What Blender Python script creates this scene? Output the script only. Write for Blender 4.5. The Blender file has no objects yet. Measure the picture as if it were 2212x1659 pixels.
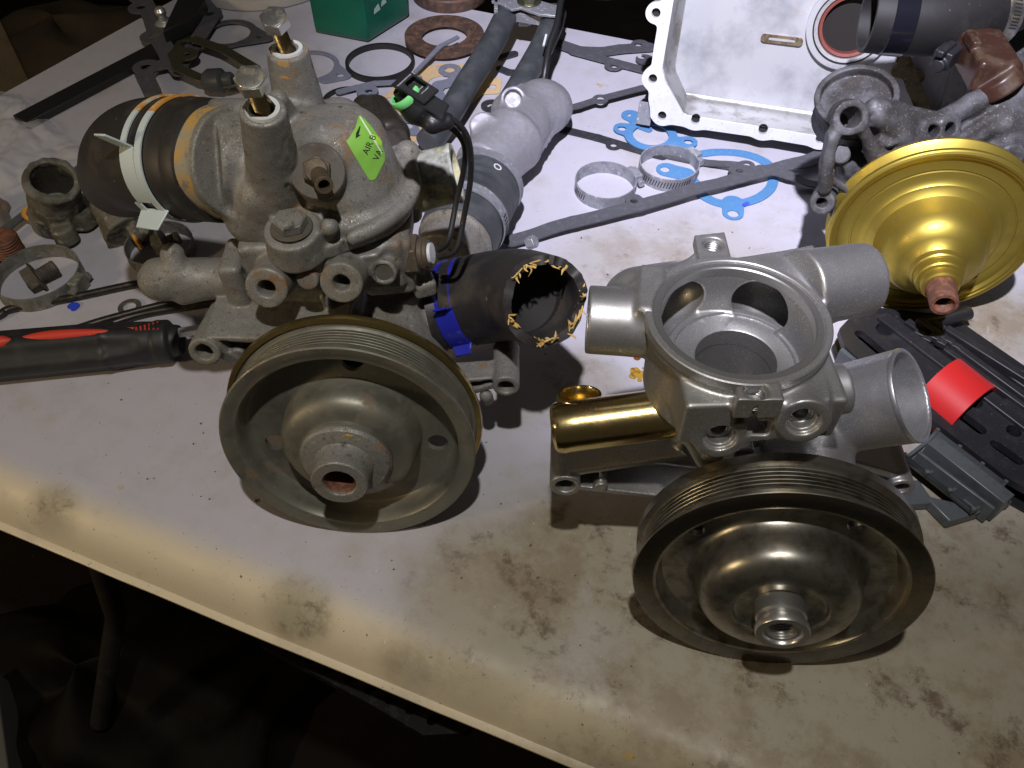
import bpy, bmesh, math, random
import numpy as np
from mathutils import Vector, Matrix
random.seed(7); np.random.seed(7)
# ------------------------------------------------------------------ camera, world, lamps
# lengths below are in centimetres; meshes are scaled to metres when they are made
S = 0.01
CAMH = 47.5
FPX, CX, CY = 1805.0, 1106.0, 829.5
PIT = math.radians(50.0)
CP, SP = math.cos(PIT), math.sin(PIT)
sc = bpy.context.scene
cam_d = bpy.data.cameras.new("camera"); cam = bpy.data.objects.new("camera", cam_d)
sc.collection.objects.link(cam); sc.camera = cam
cam.location = (0, 0, CAMH*S); cam.rotation_euler = (math.pi/2-PIT, 0, 0)
cam_d.sensor_width = 36.0; cam_d.lens = 36.0*FPX/2212.0
cam_d.clip_start = 0.01; cam_d.clip_end = 50.0
world = bpy.data.worlds.new("World"); sc.world = world; world.use_nodes = True
bg = world.node_tree.nodes["Background"]
bg.inputs[0].default_value = (0.85, 0.72, 0.58, 1); bg.inputs[1].default_value = 0.035
sc.view_settings.view_transform = 'Standard'; sc.view_settings.look = 'None'
sc.view_settings.exposure = 0.0; sc.view_settings.gamma = 1.0
sc.cycles.use_denoising = True
try: sc.cycles.denoiser = 'OPENIMAGEDENOISE'
except Exception: pass
sc.cycles.max_bounces = 6; sc.cycles.sample_clamp_indirect = 4.0
def spot(name, loc, target, power, color, size_deg, blend, radius):
    d = bpy.data.lights.new(name, 'SPOT'); o = bpy.data.objects.new(name, d)
    sc.collection.objects.link(o); o.location = Vector(loc)*S
    o.rotation_euler = (Vector(target)-Vector(loc)).to_track_quat('-Z', 'Y').to_euler()
    d.energy = power; d.color = color; d.spot_size = math.radians(size_deg); d.spot_blend = blend
    d.shadow_soft_size = radius*S
    return o
# one hand torch held above the photographer: cool hot spot, warmer wide spill
LAMP = (-2, 2, 98)
spot("torch_hot_spot", LAMP, (31, 82, 6), 112, (0.82, 0.81, 1.0), 56, 1.0, 1.4)
spot("torch_spill", (LAMP[0], LAMP[1]-1, LAMP[2]), (-14, 46, 0), 19, (1.0, 0.95, 0.88), 112, 1.0, 1.4)
# the warm room bulb low on the left
bd_ = bpy.data.lights.new('warm_room_bulb', 'POINT'); bo_ = bpy.data.objects.new('warm_room_bulb', bd_); sc.collection.objects.link(bo_)
bo_.location = Vector((-125, -20, 52))*S; bd_.energy = 15; bd_.color = (1.0, .74, .42); bd_.shadow_soft_size = .07

# ------------------------------------------------------------------ points
def ray(px, py):
    a = (px-CX)/FPX; b = (CY-py)/FPX
    return np.array([a, CP+b*SP, -SP+b*CP])
def W(px, py, z):
    r = ray(px, py); t = (z-CAMH)/r[2]; return np.array([0, 0, CAMH])+t*r
def V(px, py, y):
    r = ray(px, py); t = y/r[1]; return np.array([0, 0, CAMH])+t*r
def nrm(v):
    v = np.asarray(v, float); return v/np.linalg.norm(v)
def frame(axis, up=(0, 0, 1)):
    w = nrm(axis); up = np.asarray(up, float)
    if abs(np.dot(w, nrm(up))) > .98: up = np.array([0., 1., 0.])
    u = nrm(np.cross(up, w)); v = np.cross(w, u); return u, v, w

# ------------------------------------------------------------------ scene objects
def thing(name, label, cat, loc, group=None):
    o = bpy.data.objects.new(name, None); sc.collection.objects.link(o)
    o.location = Vector(loc)*S; o.empty_display_size = .01
    o['label'] = label; o['category'] = cat
    if group: o['group'] = group
    return o
def rootloc(o):
    while o.parent: o = o.parent
    return np.array(o.location)/S
def mk(name, vf, mat, parent=None, smooth=35, label=None, bevel=0, origin=None, kind=None, subsurf=0):
    v, f = vf
    v = np.asarray(v, float)
    if parent is not None: org = rootloc(parent)
    elif origin is not None: org = np.asarray(origin, float)
    else: org = np.array([v[:, 0].mean(), v[:, 1].mean(), v[:, 2].min()])
    me = bpy.data.meshes.new(name)
    vv = (v-org)*S
    if isinstance(f, np.ndarray) and len(f):
        n = len(f); k = f.shape[1]
        me.vertices.add(len(vv)); me.vertices.foreach_set('co', vv.astype(np.float32).ravel())
        me.loops.add(n*k); me.loops.foreach_set('vertex_index', f.astype(np.int32).ravel())
        me.polygons.add(n); me.polygons.foreach_set('loop_start', np.arange(0, n*k, k, dtype=np.int32))
        me.update(calc_edges=True); me.validate()
    else:
        me.from_pydata([tuple(p) for p in vv], [], [tuple(int(i) for i in q) for q in f])
    me.materials.append(mat)
    o = bpy.data.objects.new(name, me); sc.collection.objects.link(o)
    if parent is not None: o.parent = parent
    else: o.location = Vector(org)*S
    if smooth is not None:
        if smooth >= 180: me.shade_smooth()
        else:
            try: me.set_sharp_from_angle(angle=math.radians(smooth))
            except Exception: pass
            me.polygons.foreach_set('use_smooth', [True]*len(me.polygons))
    if bevel:
        m = o.modifiers.new('b', 'BEVEL'); m.width = bevel*S; m.segments = 2; m.limit_method = 'ANGLE'; m.angle_limit = math.radians(40)
        m.harden_normals = False
    if subsurf:
        m = o.modifiers.new('s', 'SUBSURF'); m.levels = subsurf; m.render_levels = subsurf
    if label: o['label'] = label
    if kind: o['kind'] = kind
    return o
def tagt(o, label, cat, group=None):
    o['label'] = label; o['category'] = cat
    if group: o['group'] = group
    return o
def join(*vfs):
    V0, F0 = [], []; n = 0
    for v, f in vfs:
        V0.append(np.asarray(v, float)); F0 += [tuple(int(i)+n for i in q) for q in f]; n += len(v)
    return np.vstack(V0), F0

# ------------------------------------------------------------------ mesh makers
def lathe(prof, org, axis, n=64, closed=False, cap0=True, up=(0, 0, 1), wob=0, a0=0, a1=2*math.pi):
    u, v, w = frame(axis, up); org = np.asarray(org, float)
    full = abs(a1-a0-2*math.pi) < 1e-6
    ang = np.linspace(a0, a1, n, endpoint=not full)
    vs = []; m = len(prof)
    for r, h in prof:
        rr = r*(1+wob*np.sin(3*ang+h)+wob*.6*np.sin(5*ang+2*h)) if wob else r
        vs.append(org+w*h+np.outer(rr*np.cos(ang), u)+np.outer(rr*np.sin(ang), v))
    vs = np.vstack(vs); fs = []
    rng = range(m if closed else m-1)
    for i in rng:
        j = (i+1) % m
        for k in range(n if full else n-1):
            k2 = (k+1) % n
            fs.append((i*n+k, i*n+k2, j*n+k2, j*n+k))
    if not closed and full:
        if cap0 and prof[0][0] > 1e-6: fs.append(tuple(range(n-1, -1, -1)))
        if prof[-1][0] > 1e-6: fs.append(tuple((m-1)*n+k for k in range(n)))
    return vs, fs
def smooth_path(pts, n):
    pts = np.asarray(pts, float)
    P = np.vstack([2*pts[0]-pts[1], pts, 2*pts[-1]-pts[-2]]); out = []
    m = len(pts)-1
    for i in range(m):
        p0, p1, p2, p3 = P[i:i+4]
        for t in np.linspace(0, 1, n, endpoint=False):
            out.append(.5*((2*p1)+(-p0+p2)*t+(2*p0-5*p1+4*p2-p3)*t*t+(-p0+3*p1-3*p2+p3)*t**3))
    out.append(pts[-1]); return np.array(out)
def sweep(path, prof_r, n=24, caps=True, inner=None, endcut=None):
    """tube along a path; prof_r radius or list; inner = inner radius for a hollow end"""
    path = np.asarray(path, float); m = len(path)
    R = np.full(m, prof_r, float) if np.isscalar(prof_r) else np.interp(np.linspace(0, 1, m), np.linspace(0, 1, len(prof_r)), prof_r)
    T = np.gradient(path, axis=0); T /= np.linalg.norm(T, axis=1)[:, None]
    u, v, w = frame(T[0]); rings = []
    U = u
    for i in range(m):
        U = U-T[i]*np.dot(U, T[i]); U /= np.linalg.norm(U); Vv = np.cross(T[i], U)
        rings.append((path[i], U.copy(), Vv, R[i]))
    ang = np.linspace(0, 2*math.pi, n, endpoint=False)
    def ring(c, U, Vv, r): return c+np.outer(r*np.cos(ang), U)+np.outer(r*np.sin(ang), Vv)
    vs = [ring(*r) for r in rings]; k0 = m
    if inner is not None:
        for i in range(m-1, -1, -1):
            c, U, Vv, r = rings[i]; vs.append(ring(c, U, Vv, r*inner))
    tot = len(vs); vs = np.vstack(vs); fs = []
    last = tot if inner is not None else tot-1
    for i in range(last):
        j = (i+1) % tot
        for k in range(n):
            k2 = (k+1) % n; fs.append((i*n+k, i*n+k2, j*n+k2, j*n+k))
    if inner is None and caps:
        fs.append(tuple(range(n-1, -1, -1))); fs.append(tuple((tot-1)*n+k for k in range(n)))
    return vs, fs
def box(c, half, ax=None, rotz=0):
    c = np.asarray(c, float)
    if ax is None:
        a = math.radians(rotz); ax = ((math.cos(a), math.sin(a), 0), (-math.sin(a), math.cos(a), 0), (0, 0, 1))
    ax = [np.asarray(a, float) for a in ax]
    vs = [c+sx*half[0]*ax[0]+sy*half[1]*ax[1]+sz*half[2]*ax[2] for sx in (-1, 1) for sy in (-1, 1) for sz in (-1, 1)]
    fs = [(0, 1, 3, 2), (4, 6, 7, 5), (0, 4, 5, 1), (2, 3, 7, 6), (0, 2, 6, 4), (1, 5, 7, 3)]
    return np.array(vs), fs
def prism(pts, w, h):
    """polygon of 3D points extruded along w by h"""
    pts = np.asarray(pts, float); n = len(pts); w = nrm(w)
    vs = np.vstack([pts, pts+w*h]); fs = [tuple(range(n-1, -1, -1)), tuple(range(n, 2*n))]
    for i in range(n): fs.append((i, (i+1) % n, n+(i+1) % n, n+i))
    return vs, fs
def ngon(c, axis, r, n=6, rot=0, up=(0, 0, 1)):
    u, v, w = frame(axis, up)
    return [np.asarray(c)+r*(math.cos(rot+2*math.pi*i/n)*u+math.sin(rot+2*math.pi*i/n)*v) for i in range(n)]
def thread_prof(r, h0, h1, pitch=.15, d=.06):
    out = []; h = h0
    s = 1 if h1 > h0 else -1
    while (h1-h)*s > pitch:
        out += [(r-d, h), (r, h+s*pitch*.5)]; h += s*pitch
    out.append((r-d, h1)); return out
def boolcut(o, cutters):
    """cut closed meshes (vf tuples, world cm) out of object o"""
    org = rootloc(o)
    v, f = join(*cutters)
    me = bpy.data.meshes.new('cut'); me.from_pydata([tuple((p-org)*S) for p in v], [], f); me.update()
    bm = bmesh.new(); bm.from_mesh(me); bmesh.ops.recalc_face_normals(bm, faces=bm.faces); bm.to_mesh(me); bm.free()
    bm = bmesh.new(); bm.from_mesh(o.data); bmesh.ops.recalc_face_normals(bm, faces=bm.faces); bm.to_mesh(o.data); bm.free()
    c = bpy.data.objects.new('cut', me); sc.collection.objects.link(c)
    if o.parent: c.parent = o.parent
    else: c.location = o.location
    m = o.modifiers.new('x', 'BOOLEAN'); m.object = c; m.operation = 'DIFFERENCE'; m.solver = 'EXACT'
    bpy.context.view_layer.update()
    dg = bpy.context.evaluated_depsgraph_get()
    new = bpy.data.meshes.new_from_object(o.evaluated_get(dg))
    old = o.data; mats = [q for q in old.materials]
    o.modifiers.remove(m); o.data = new
    new.materials.clear()
    for q in mats: new.materials.append(q)
    new.polygons.foreach_set('material_index', [0]*len(new.polygons))
    try: new.set_sharp_from_angle(angle=math.radians(35))
    except Exception: pass
    bpy.data.objects.remove(c); bpy.data.meshes.remove(me); bpy.data.meshes.remove(old)

# ------------------------------------------------------------------ signed distance bodies -> cast shapes with fillets
class Body:
    def __init__(s, lo, hi, h=.1):
        s.lo = np.asarray(lo, float); s.h = h
        n = np.ceil((np.asarray(hi, float)-s.lo)/h).astype(int)+1
        s.n = n; s.F = np.full(n, 3.0, np.float32)
        s.ax = [(s.lo[i]+h*np.arange(n[i])).astype(np.float32) for i in range(3)]
    def _reg(s, lo, hi, pad):
        sl = []
        for i in range(3):
            a = int(max(0, math.floor((lo[i]-pad-s.lo[i])/s.h))); b = int(min(s.n[i], math.ceil((hi[i]+pad-s.lo[i])/s.h)+1))
            if b <= a: return None
            sl.append(slice(a, b))
        return tuple(sl)
    def _pts(s, sl):
        return s.ax[0][sl[0]][:, None, None], s.ax[1][sl[1]][None, :, None], s.ax[2][sl[2]][None, None, :]
    def _apply(s, fn, lo, hi, k, sub):
        k = k*getattr(s, 'ks', 1)
        sl = s._reg(lo, hi, k+.6)
        if sl is None: return
        d = fn(*s._pts(sl)).astype(np.float32); F = s.F[sl]
        if sub: d = -d; a, b = -F, -d
        else: a, b = F, d
        if k > 0:
            hh = np.maximum(k-np.abs(a-b), 0)/k; m = np.minimum(a, b)-hh*hh*k*.25
        else: m = np.minimum(a, b)
        s.F[sl] = -m if sub else m
    def cyl(s, a, b, r1, r2=None, k=.25, rd=.08, sub=False):
        a = np.asarray(a, float); b = np.asarray(b, float); r2 = r1 if r2 is None else r2
        L = np.linalg.norm(b-a); w = (b-a)/L; R = max(r1, r2)
        rd = min(rd, min(r1, r2)*.9, L*.45)
        def fn(X, Y, Z):
            x, y, z = X-a[0], Y-a[1], Z-a[2]
            t = x*w[0]+y*w[1]+z*w[2]; rho = np.sqrt(np.maximum(x*x+y*y+z*z-t*t, 0))
            q1 = rho-(r1+(r2-r1)*np.clip(t/L, 0, 1))+rd; q2 = np.abs(t-L/2)-L/2+rd
            return np.sqrt(np.maximum(q1, 0)**2+np.maximum(q2, 0)**2)+np.minimum(np.maximum(q1, q2), 0)-rd
        s._apply(fn, np.minimum(a, b)-R, np.maximum(a, b)+R, k, sub); return s
    def cap(s, a, b, r1, r2=None, k=.25, sub=False):
        a = np.asarray(a, float); b = np.asarray(b, float); r2 = r1 if r2 is None else r2
        L = max(np.linalg.norm(b-a), 1e-6); w = (b-a)/L; R = max(r1, r2)
        def fn(X, Y, Z):
            x, y, z = X-a[0], Y-a[1], Z-a[2]
            t = np.clip(x*w[0]+y*w[1]+z*w[2], 0, L)
            return np.sqrt((x-t*w[0])**2+(y-t*w[1])**2+(z-t*w[2])**2)-(r1+(r2-r1)*t/L)
        s._apply(fn, np.minimum(a, b)-R, np.maximum(a, b)+R, k, sub); return s
    def ell(s, c, r, k=.3, sub=False):
        c = np.asarray(c, float); r = np.asarray(r, float)
        def fn(X, Y, Z):
            q = np.sqrt(((X-c[0])/r[0])**2+((Y-c[1])/r[1])**2+((Z-c[2])/r[2])**2)
            return (q-1)*r.min()
        s._apply(fn, c-r, c+r, k, sub); return s
    def box(s, c, half, ax=None, rotz=0, k=.25, rd=.15, sub=False):
        c = np.asarray(c, float)
        if ax is None:
            a = math.radians(rotz); ax = ((math.cos(a), math.sin(a), 0), (-math.sin(a), math.cos(a), 0), (0, 0, 1))
        ax = [nrm(q) for q in ax]; R = np.linalg.norm(half); rd = min(rd, min(half)*.9)
        def fn(X, Y, Z):
            x, y, z = X-c[0], Y-c[1], Z-c[2]; qs = []
            for i in range(3):
                qs.append(np.abs(x*ax[i][0]+y*ax[i][1]+z*ax[i][2])-half[i]+rd)
            o = np.sqrt(sum(np.maximum(q, 0)**2 for q in qs))
            return o+np.minimum(np.maximum(np.maximum(qs[0], qs[1]), qs[2]), 0)-rd
        s._apply(fn, c-R, c+R, k, sub); return s
    def plate(s, pts, axis, h0, h1, k=.2, rd=.08, sub=False, grow=0, up=(0, 0, 1)):
        """polygon (3D points) swept from h0 to h1 along axis"""
        pts = np.asarray(pts, float); u, v, w = frame(axis, up); c = pts.mean(0)
        P = np.array([[np.dot(p-c, u), np.dot(p-c, v)] for p in pts])
        R = np.max(np.linalg.norm(P, axis=1))+grow+max(abs(h0), abs(h1))
        def fn(X, Y, Z):
            x, y, z = X-c[0], Y-c[1], Z-c[2]
            a = x*u[0]+y*u[1]+z*u[2]; b = x*v[0]+y*v[1]+z*v[2]; t = x*w[0]+y*w[1]+z*w[2]
            d2 = poly2(a, b, P)-grow
            q1 = d2+rd; q2 = np.abs(t-(h0+h1)/2)-abs(h1-h0)/2+rd
            return np.sqrt(np.maximum(q1, 0)**2+np.maximum(q2, 0)**2)+np.minimum(np.maximum(q1, q2), 0)-rd
        s._apply(fn, c-R, c+R, k, sub); return s
    def mesh(s, amp=0, seed=1):
        F = s.F
        if amp:
            rs = np.random.RandomState(seed)
            for sc_, am in ((.45, amp), (1.6, amp*1.3)):
                g = np.maximum((np.array(F.shape)*s.h/sc_).astype(int)+3, 3); N = rs.randn(*g).astype(np.float32)
                A = N
                for ax in range(3):
                    m = F.shape[ax]; t = np.linspace(0, g[ax]-1.001, m); i = t.astype(int); fr = (t-i).astype(np.float32); fr = fr*fr*(3-2*fr)
                    sh = [1, 1, 1]; sh[ax] = m; fr = fr.reshape(sh)
                    A = np.take(A, i, ax)*(1-fr)+np.take(A, i+1, ax)*fr
                F = F+A*am
        F = F.copy()
        for ax in range(3):
            idx = [slice(None)]*3
            for e in (0, -1): idx[ax] = e; F[tuple(idx)] = 1.0
        s.F = F
        return nets(F, s.lo, s.h)
    def hit(s, px, py, t0=20, t1=110):
        """first point of the body seen along a direction from above"""
        r = ray(px, py); o = np.array([0, 0, CAMH]); t = t0; last = None
        while t < t1:
            p = o+r*t; q = (p-s.lo)/s.h; i = np.floor(q).astype(int)
            if np.all(i >= 0) and np.all(i < s.n-1):
                f = q-i; c = s.F[i[0]:i[0]+2, i[1]:i[1]+2, i[2]:i[2]+2]
                d = c[0]*(1-f[0])+c[1]*f[0]; d = d[0]*(1-f[1])+d[1]*f[1]; d = d[0]*(1-f[2])+d[1]*f[2]
                if d < .004:
                    if d < -.004: t -= .02; last = (last or 0)+1
                    if d >= -.004 or last > 60: return p
                    continue
                if last: return p
                t += max(min(d, .35)*.6, .006)
            else: t += .2
        return None
def poly2(a, b, P):
    d = None; sgn = None; n = len(P)
    for i in range(n):
        p, q = P[i], P[(i+1) % n]; e = q-p
        wx, wy = a-p[0], b-p[1]; t = np.clip((wx*e[0]+wy*e[1])/(e@e), 0, 1)
        dd = (wx-e[0]*t)**2+(wy-e[1]*t)**2
        d = dd if d is None else np.minimum(d, dd)
        c1 = (b >= p[1]); c2 = (b < q[1]); c3 = (e[0]*wy > e[1]*wx)
        fl = (c1 & c2 & c3) | (~c1 & ~c2 & ~c3)
        sgn = np.where(fl, -1, 1) if sgn is None else sgn*np.where(fl, -1, 1)
    return sgn*np.sqrt(d)
def nets(F, lo, h):
    I = F < 0; nx, ny, nz = F.shape
    cs = [(i, j, k) for i in (0, 1) for j in (0, 1) for k in (0, 1)]
    cnt = np.zeros((nx-1, ny-1, nz-1), np.int8)
    for i, j, k in cs: cnt += I[i:nx-1+i, j:ny-1+j, k:nz-1+k]
    act = (cnt > 0) & (cnt < 8); C = np.argwhere(act)
    idx = np.full(act.shape, -1, np.int32); idx[act] = np.arange(len(C))
    f = {c: F[C[:, 0]+c[0], C[:, 1]+c[1], C[:, 2]+c[2]].astype(np.float64) for c in cs}
    acc = np.zeros((len(C), 3)); num = np.zeros(len(C))
    for c in cs:
        for ax in range(3):
            if c[ax] == 0:
                c2 = list(c); c2[ax] = 1; c2 = tuple(c2)
                a, b = f[c], f[c2]; m = (a < 0) != (b < 0)
                t = np.where(m, a/np.where(m, a-b, 1), 0)
                p = np.array(c, float)[None, :].repeat(len(C), 0); p[:, ax] = t
                acc += p*m[:, None]; num += m
    Vv = (C+acc/num[:, None])*h+lo
    # pull the vertices onto the surface
    for _ in range(2):
        q = (Vv-lo)/h; i = np.clip(q.astype(int), 0, np.array(F.shape)-2); fr = q-i
        def tri(i, fr):
            r = 0
            for c in cs:
                w = np.ones(len(i))
                for ax in range(3): w = w*(fr[:, ax] if c[ax] else 1-fr[:, ax])
                r = r+w*F[i[:, 0]+c[0], i[:, 1]+c[1], i[:, 2]+c[2]]
            return r
        d = tri(i, fr); g = []
        for ax in range(3):
            e = np.zeros(3); e[ax] = .5
            qa, qb = q+e, q-e
            ia = np.clip(qa.astype(int), 0, np.array(F.shape)-2); ib = np.clip(qb.astype(int), 0, np.array(F.shape)-2)
            g.append((tri(ia, qa-ia)-tri(ib, qb-ib))/h)
        g = np.array(g).T; gg = (g**2).sum(1)+1e-3
        Vv = Vv-np.clip(d/gg, -h*.5, h*.5)[:, None]*g
    Q = []
    for ax in range(3):
        a = [slice(None)]*3; b = [slice(None)]*3; a[ax] = slice(0, -1); b[ax] = slice(1, None)
        A, B = I[tuple(a)], I[tuple(b)]; E = np.argwhere(A != B)
        o1, o2 = [(1, 2), (2, 0), (0, 1)][ax]
        ok = (E[:, o1] > 0) & (E[:, o2] > 0) & (E[:, o1] < F.shape[o1]-1) & (E[:, o2] < F.shape[o2]-1); E = E[ok]
        def g(d1, d2):
            e = E.copy(); e[:, o1] += d1; e[:, o2] += d2; return idx[e[:, 0], e[:, 1], e[:, 2]]
        q = np.stack([g(-1, -1), g(0, -1), g(0, 0), g(-1, 0)], 1)
        flip = ~I[E[:, 0], E[:, 1], E[:, 2]]
        q[flip] = q[flip][:, ::-1]; Q.append(q)
    Q = np.vstack(Q); Q = Q[(Q >= 0).all(1)]
    return Vv, Q
def sdf_obj(name, body, mat, parent, amp=0, seed=1, label=None):
    v, f = body.mesh(amp, seed)
    return mk(name, (v, f), mat, parent, smooth=180, label=label)

# ------------------------------------------------------------------ flat sheets (gaskets) cut from a 2D field
class Flat:
    def __init__(s, h=.08): s.ops = []; s.h = h; s.lo = np.array([1e9, 1e9]); s.hi = -s.lo
    def _b(s, p, r):
        p = np.asarray(p, float)[:2]; s.lo = np.minimum(s.lo, p-r); s.hi = np.maximum(s.hi, p+r)
    def seg(s, a, b, r, r2=None):
        a = np.asarray(a, float)[:2]; b = np.asarray(b, float)[:2]; r2 = r if r2 is None else r2
        s._b(a, r); s._b(b, r2); e = b-a; L = e@e+1e-9
        def fn(X, Y):
            t = np.clip(((X-a[0])*e[0]+(Y-a[1])*e[1])/L, 0, 1)
            return np.hypot(X-a[0]-e[0]*t, Y-a[1]-e[1]*t)-(r+(r2-r)*t)
        s.ops.append((fn, 1)); return s
    def line(s, pts, r):
        for a, b in zip(pts[:-1], pts[1:]): s.seg(a, b, r)
        return s
    def disc(s, c, r, sub=False):
        c = np.asarray(c, float)[:2]
        if not sub: s._b(c, r)
        s.ops.append((lambda X, Y: np.hypot(X-c[0], Y-c[1])-r, -1 if sub else 1)); return s
    def ring(s, c, r0, r1):
        c = np.asarray(c, float)[:2]; s._b(c, r1)
        s.ops.append((lambda X, Y: np.abs(np.hypot(X-c[0], Y-c[1])-(r0+r1)/2)-(r1-r0)/2, 1)); return s
    def poly(s, P, sub=False, grow=0):
        P = np.array([np.asarray(p, float)[:2] for p in P])
        if not sub:
            for p in P: s._b(p, max(grow, 0))
        s.ops.append((lambda X, Y: poly2(X, Y, P)-grow, -1 if sub else 1)); return s
    def mesh(s, z0, z1, warp=None, k=.15):
        h = s.h; lo = s.lo-2*h; n = np.ceil((s.hi+2*h-lo)/h).astype(int)+1
        X = (lo[0]+h*np.arange(n[0]))[:, None]; Y = (lo[1]+h*np.arange(n[1]))[None, :]
        F = np.full(n, 5.)
        for fn, sg in s.ops:
            d = fn(X, Y)
            if sg > 0:
                hh = np.maximum(k-np.abs(F-d), 0)/k; F = np.minimum(F, d)-hh*hh*k*.25
            else: F = np.maximum(F, -d)
        I = F < 0
        cnt = I[:-1, :-1].astype(int)+I[1:, :-1]+I[:-1, 1:]+I[1:, 1:]
        act = cnt > 0; C = np.argwhere(act); idx = np.full(act.shape, -1); idx[act] = np.arange(len(C))
        f = {(i, j): F[C[:, 0]+i, C[:, 1]+j] for i in (0, 1) for j in (0, 1)}
        acc = np.zeros((len(C), 2)); num = np.zeros(len(C))
        for c, c2, ax in (((0, 0), (1, 0), 0), ((0, 1), (1, 1), 0), ((0, 0), (0, 1), 1), ((1, 0), (1, 1), 1)):
            a, b = f[c], f[c2]; m = (a < 0) != (b < 0); t = np.where(m, a/np.where(m, a-b, 1), 0)
            p = np.array(c, float)[None, :].repeat(len(C), 0); p[:, ax] = t
            acc += p*m[:, None]; num += m
        full = num == 0; acc[full] = .5; num[full] = 1
        P = (C+acc/num[:, None])*h+lo
        E = np.argwhere(I); E = E[(E[:, 0] > 0) & (E[:, 1] > 0)]
        g = lambda a, b: idx[E[:, 0]+a, E[:, 1]+b]
        Q = np.stack([g(-1, -1), g(0, -1), g(0, 0), g(-1, 0)], 1); Q = Q[(Q >= 0).all(1)]
        zz = np.zeros(len(P)) if warp is None else np.array([warp(p[0], p[1]) for p in P])
        N = len(P)
        top = np.column_stack([P, zz+z1]); bot = np.column_stack([P, zz+z0])
        ed = np.vstack([Q[:, [0, 1]], Q[:, [1, 2]], Q[:, [2, 3]], Q[:, [3, 0]]])
        key = ed[:, 0].astype(np.int64)*N+ed[:, 1]; rev = ed[:, 1].astype(np.int64)*N+ed[:, 0]
        be = ed[~np.isin(key, rev)]
        side = np.stack([be[:, 1], be[:, 0], be[:, 0]+N, be[:, 1]+N], 1)
        return np.vstack([top, bot]), np.vstack([Q, Q[:, ::-1]+N, side])
def warp_fn(*anch):
    """height above the table interpolated from (x, y, z) anchors"""
    A = np.array(anch, float)
    def f(x, y):
        d = (A[:, 0]-x)**2+(A[:, 1]-y)**2+.5; w = 1/d**1.5; return float((w*A[:, 2]).sum()/w.sum())
    return f

# ------------------------------------------------------------------ materials
def mat(name, base, metal=0, rough=.5, layers=(), bump=(), rvar=None, spec=None, aniso=0, coat=0, trans=0, alpha=None, emission=None, facing=None):
    """layers: (scale per cm, detail, lo, hi, colour[, rough[, metal]]) painted over base by noise"""
    m = bpy.data.materials.new(name); m.use_nodes = True; nt = m.node_tree; N = nt.nodes; L = nt.links
    b = N["Principled BSDF"]; tc = N.new('ShaderNodeTexCoord')
    def mixc(fac, a, c):
        x = N.new('ShaderNodeMix'); x.data_type = 'RGBA'; L.new(fac, x.inputs[0])
        if isinstance(a, tuple): x.inputs[6].default_value = (*a, 1)
        else: L.new(a, x.inputs[6])
        x.inputs[7].default_value = (*c, 1); return x.outputs[2]
    def mixf(fac, a, c):
        x = N.new('ShaderNodeMix'); x.data_type = 'FLOAT'; L.new(fac, x.inputs[0])
        if isinstance(a, (int, float)): x.inputs[2].default_value = a
        else: L.new(a, x.inputs[2])
        x.inputs[3].default_value = c; return x.outputs[0]
    col, ro, me_ = base, rough, metal
    for i, ly in enumerate(layers):
        s_, det, lo, hi, c = ly[:5]
        n = N.new('ShaderNodeTexNoise'); n.inputs['Scale'].default_value = s_*100; n.inputs['Detail'].default_value = det
        n.inputs['Roughness'].default_value = .62
        mp = N.new('ShaderNodeMapping'); mp.inputs['Location'].default_value = (i*3.7, i*1.3, i*.7)
        if len(ly) > 7 and ly[7]: mp.inputs['Scale'].default_value = ly[7]
        L.new(tc.outputs['Object'], mp.inputs[0]); L.new(mp.outputs[0], n.inputs['Vector'])
        r = N.new('ShaderNodeMapRange'); r.inputs[1].default_value = lo; r.inputs[2].default_value = hi; L.new(n.outputs[0], r.inputs[0])
        col = mixc(r.outputs[0], col, c)
        if len(ly) > 5 and ly[5] is not None: ro = mixf(r.outputs[0], ro, ly[5])
        if len(ly) > 6 and ly[6] is not None: me_ = mixf(r.outputs[0], me_, ly[6])
    if isinstance(col, tuple): b.inputs['Base Color'].default_value = (*col, 1)
    else: L.new(col, b.inputs['Base Color'])
    for nm, v in (('Roughness', ro), ('Metallic', me_)):
        if isinstance(v, (int, float)): b.inputs[nm].default_value = v
        else: L.new(v, b.inputs[nm])
    if spec is not None: b.inputs['Specular IOR Level'].default_value = spec
    if coat: b.inputs['Coat Weight'].default_value = coat; b.inputs['Coat Roughness'].default_value = .25
    if aniso:
        b.inputs['Anisotropic'].default_value = aniso
        tg = N.new('ShaderNodeTangent'); tg.direction_type = 'RADIAL'; tg.axis = aniso_axis[0]; L.new(tg.outputs[0], b.inputs['Tangent'])
    if trans: b.inputs['Transmission Weight'].default_value = trans
    if alpha is not None: b.inputs['Alpha'].default_value = alpha
    last = None
    for s_, st in bump:
        n = N.new('ShaderNodeTexNoise'); n.inputs['Scale'].default_value = s_*100; n.inputs['Detail'].default_value = 4
        L.new(tc.outputs['Object'], n.inputs['Vector'])
        bp = N.new('ShaderNodeBump'); bp.inputs['Strength'].default_value = st; bp.inputs['Distance'].default_value = .02/100/max(s_, .1)*2
        L.new(n.outputs[0], bp.inputs['Height'])
        if last: L.new(last, bp.inputs['Normal'])
        last = bp.outputs[0]
    if last: L.new(last, b.inputs['Normal'])
    return m
aniso_axis = ['Y']
DUST = (.20, .155, .095)
M = {}
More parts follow.
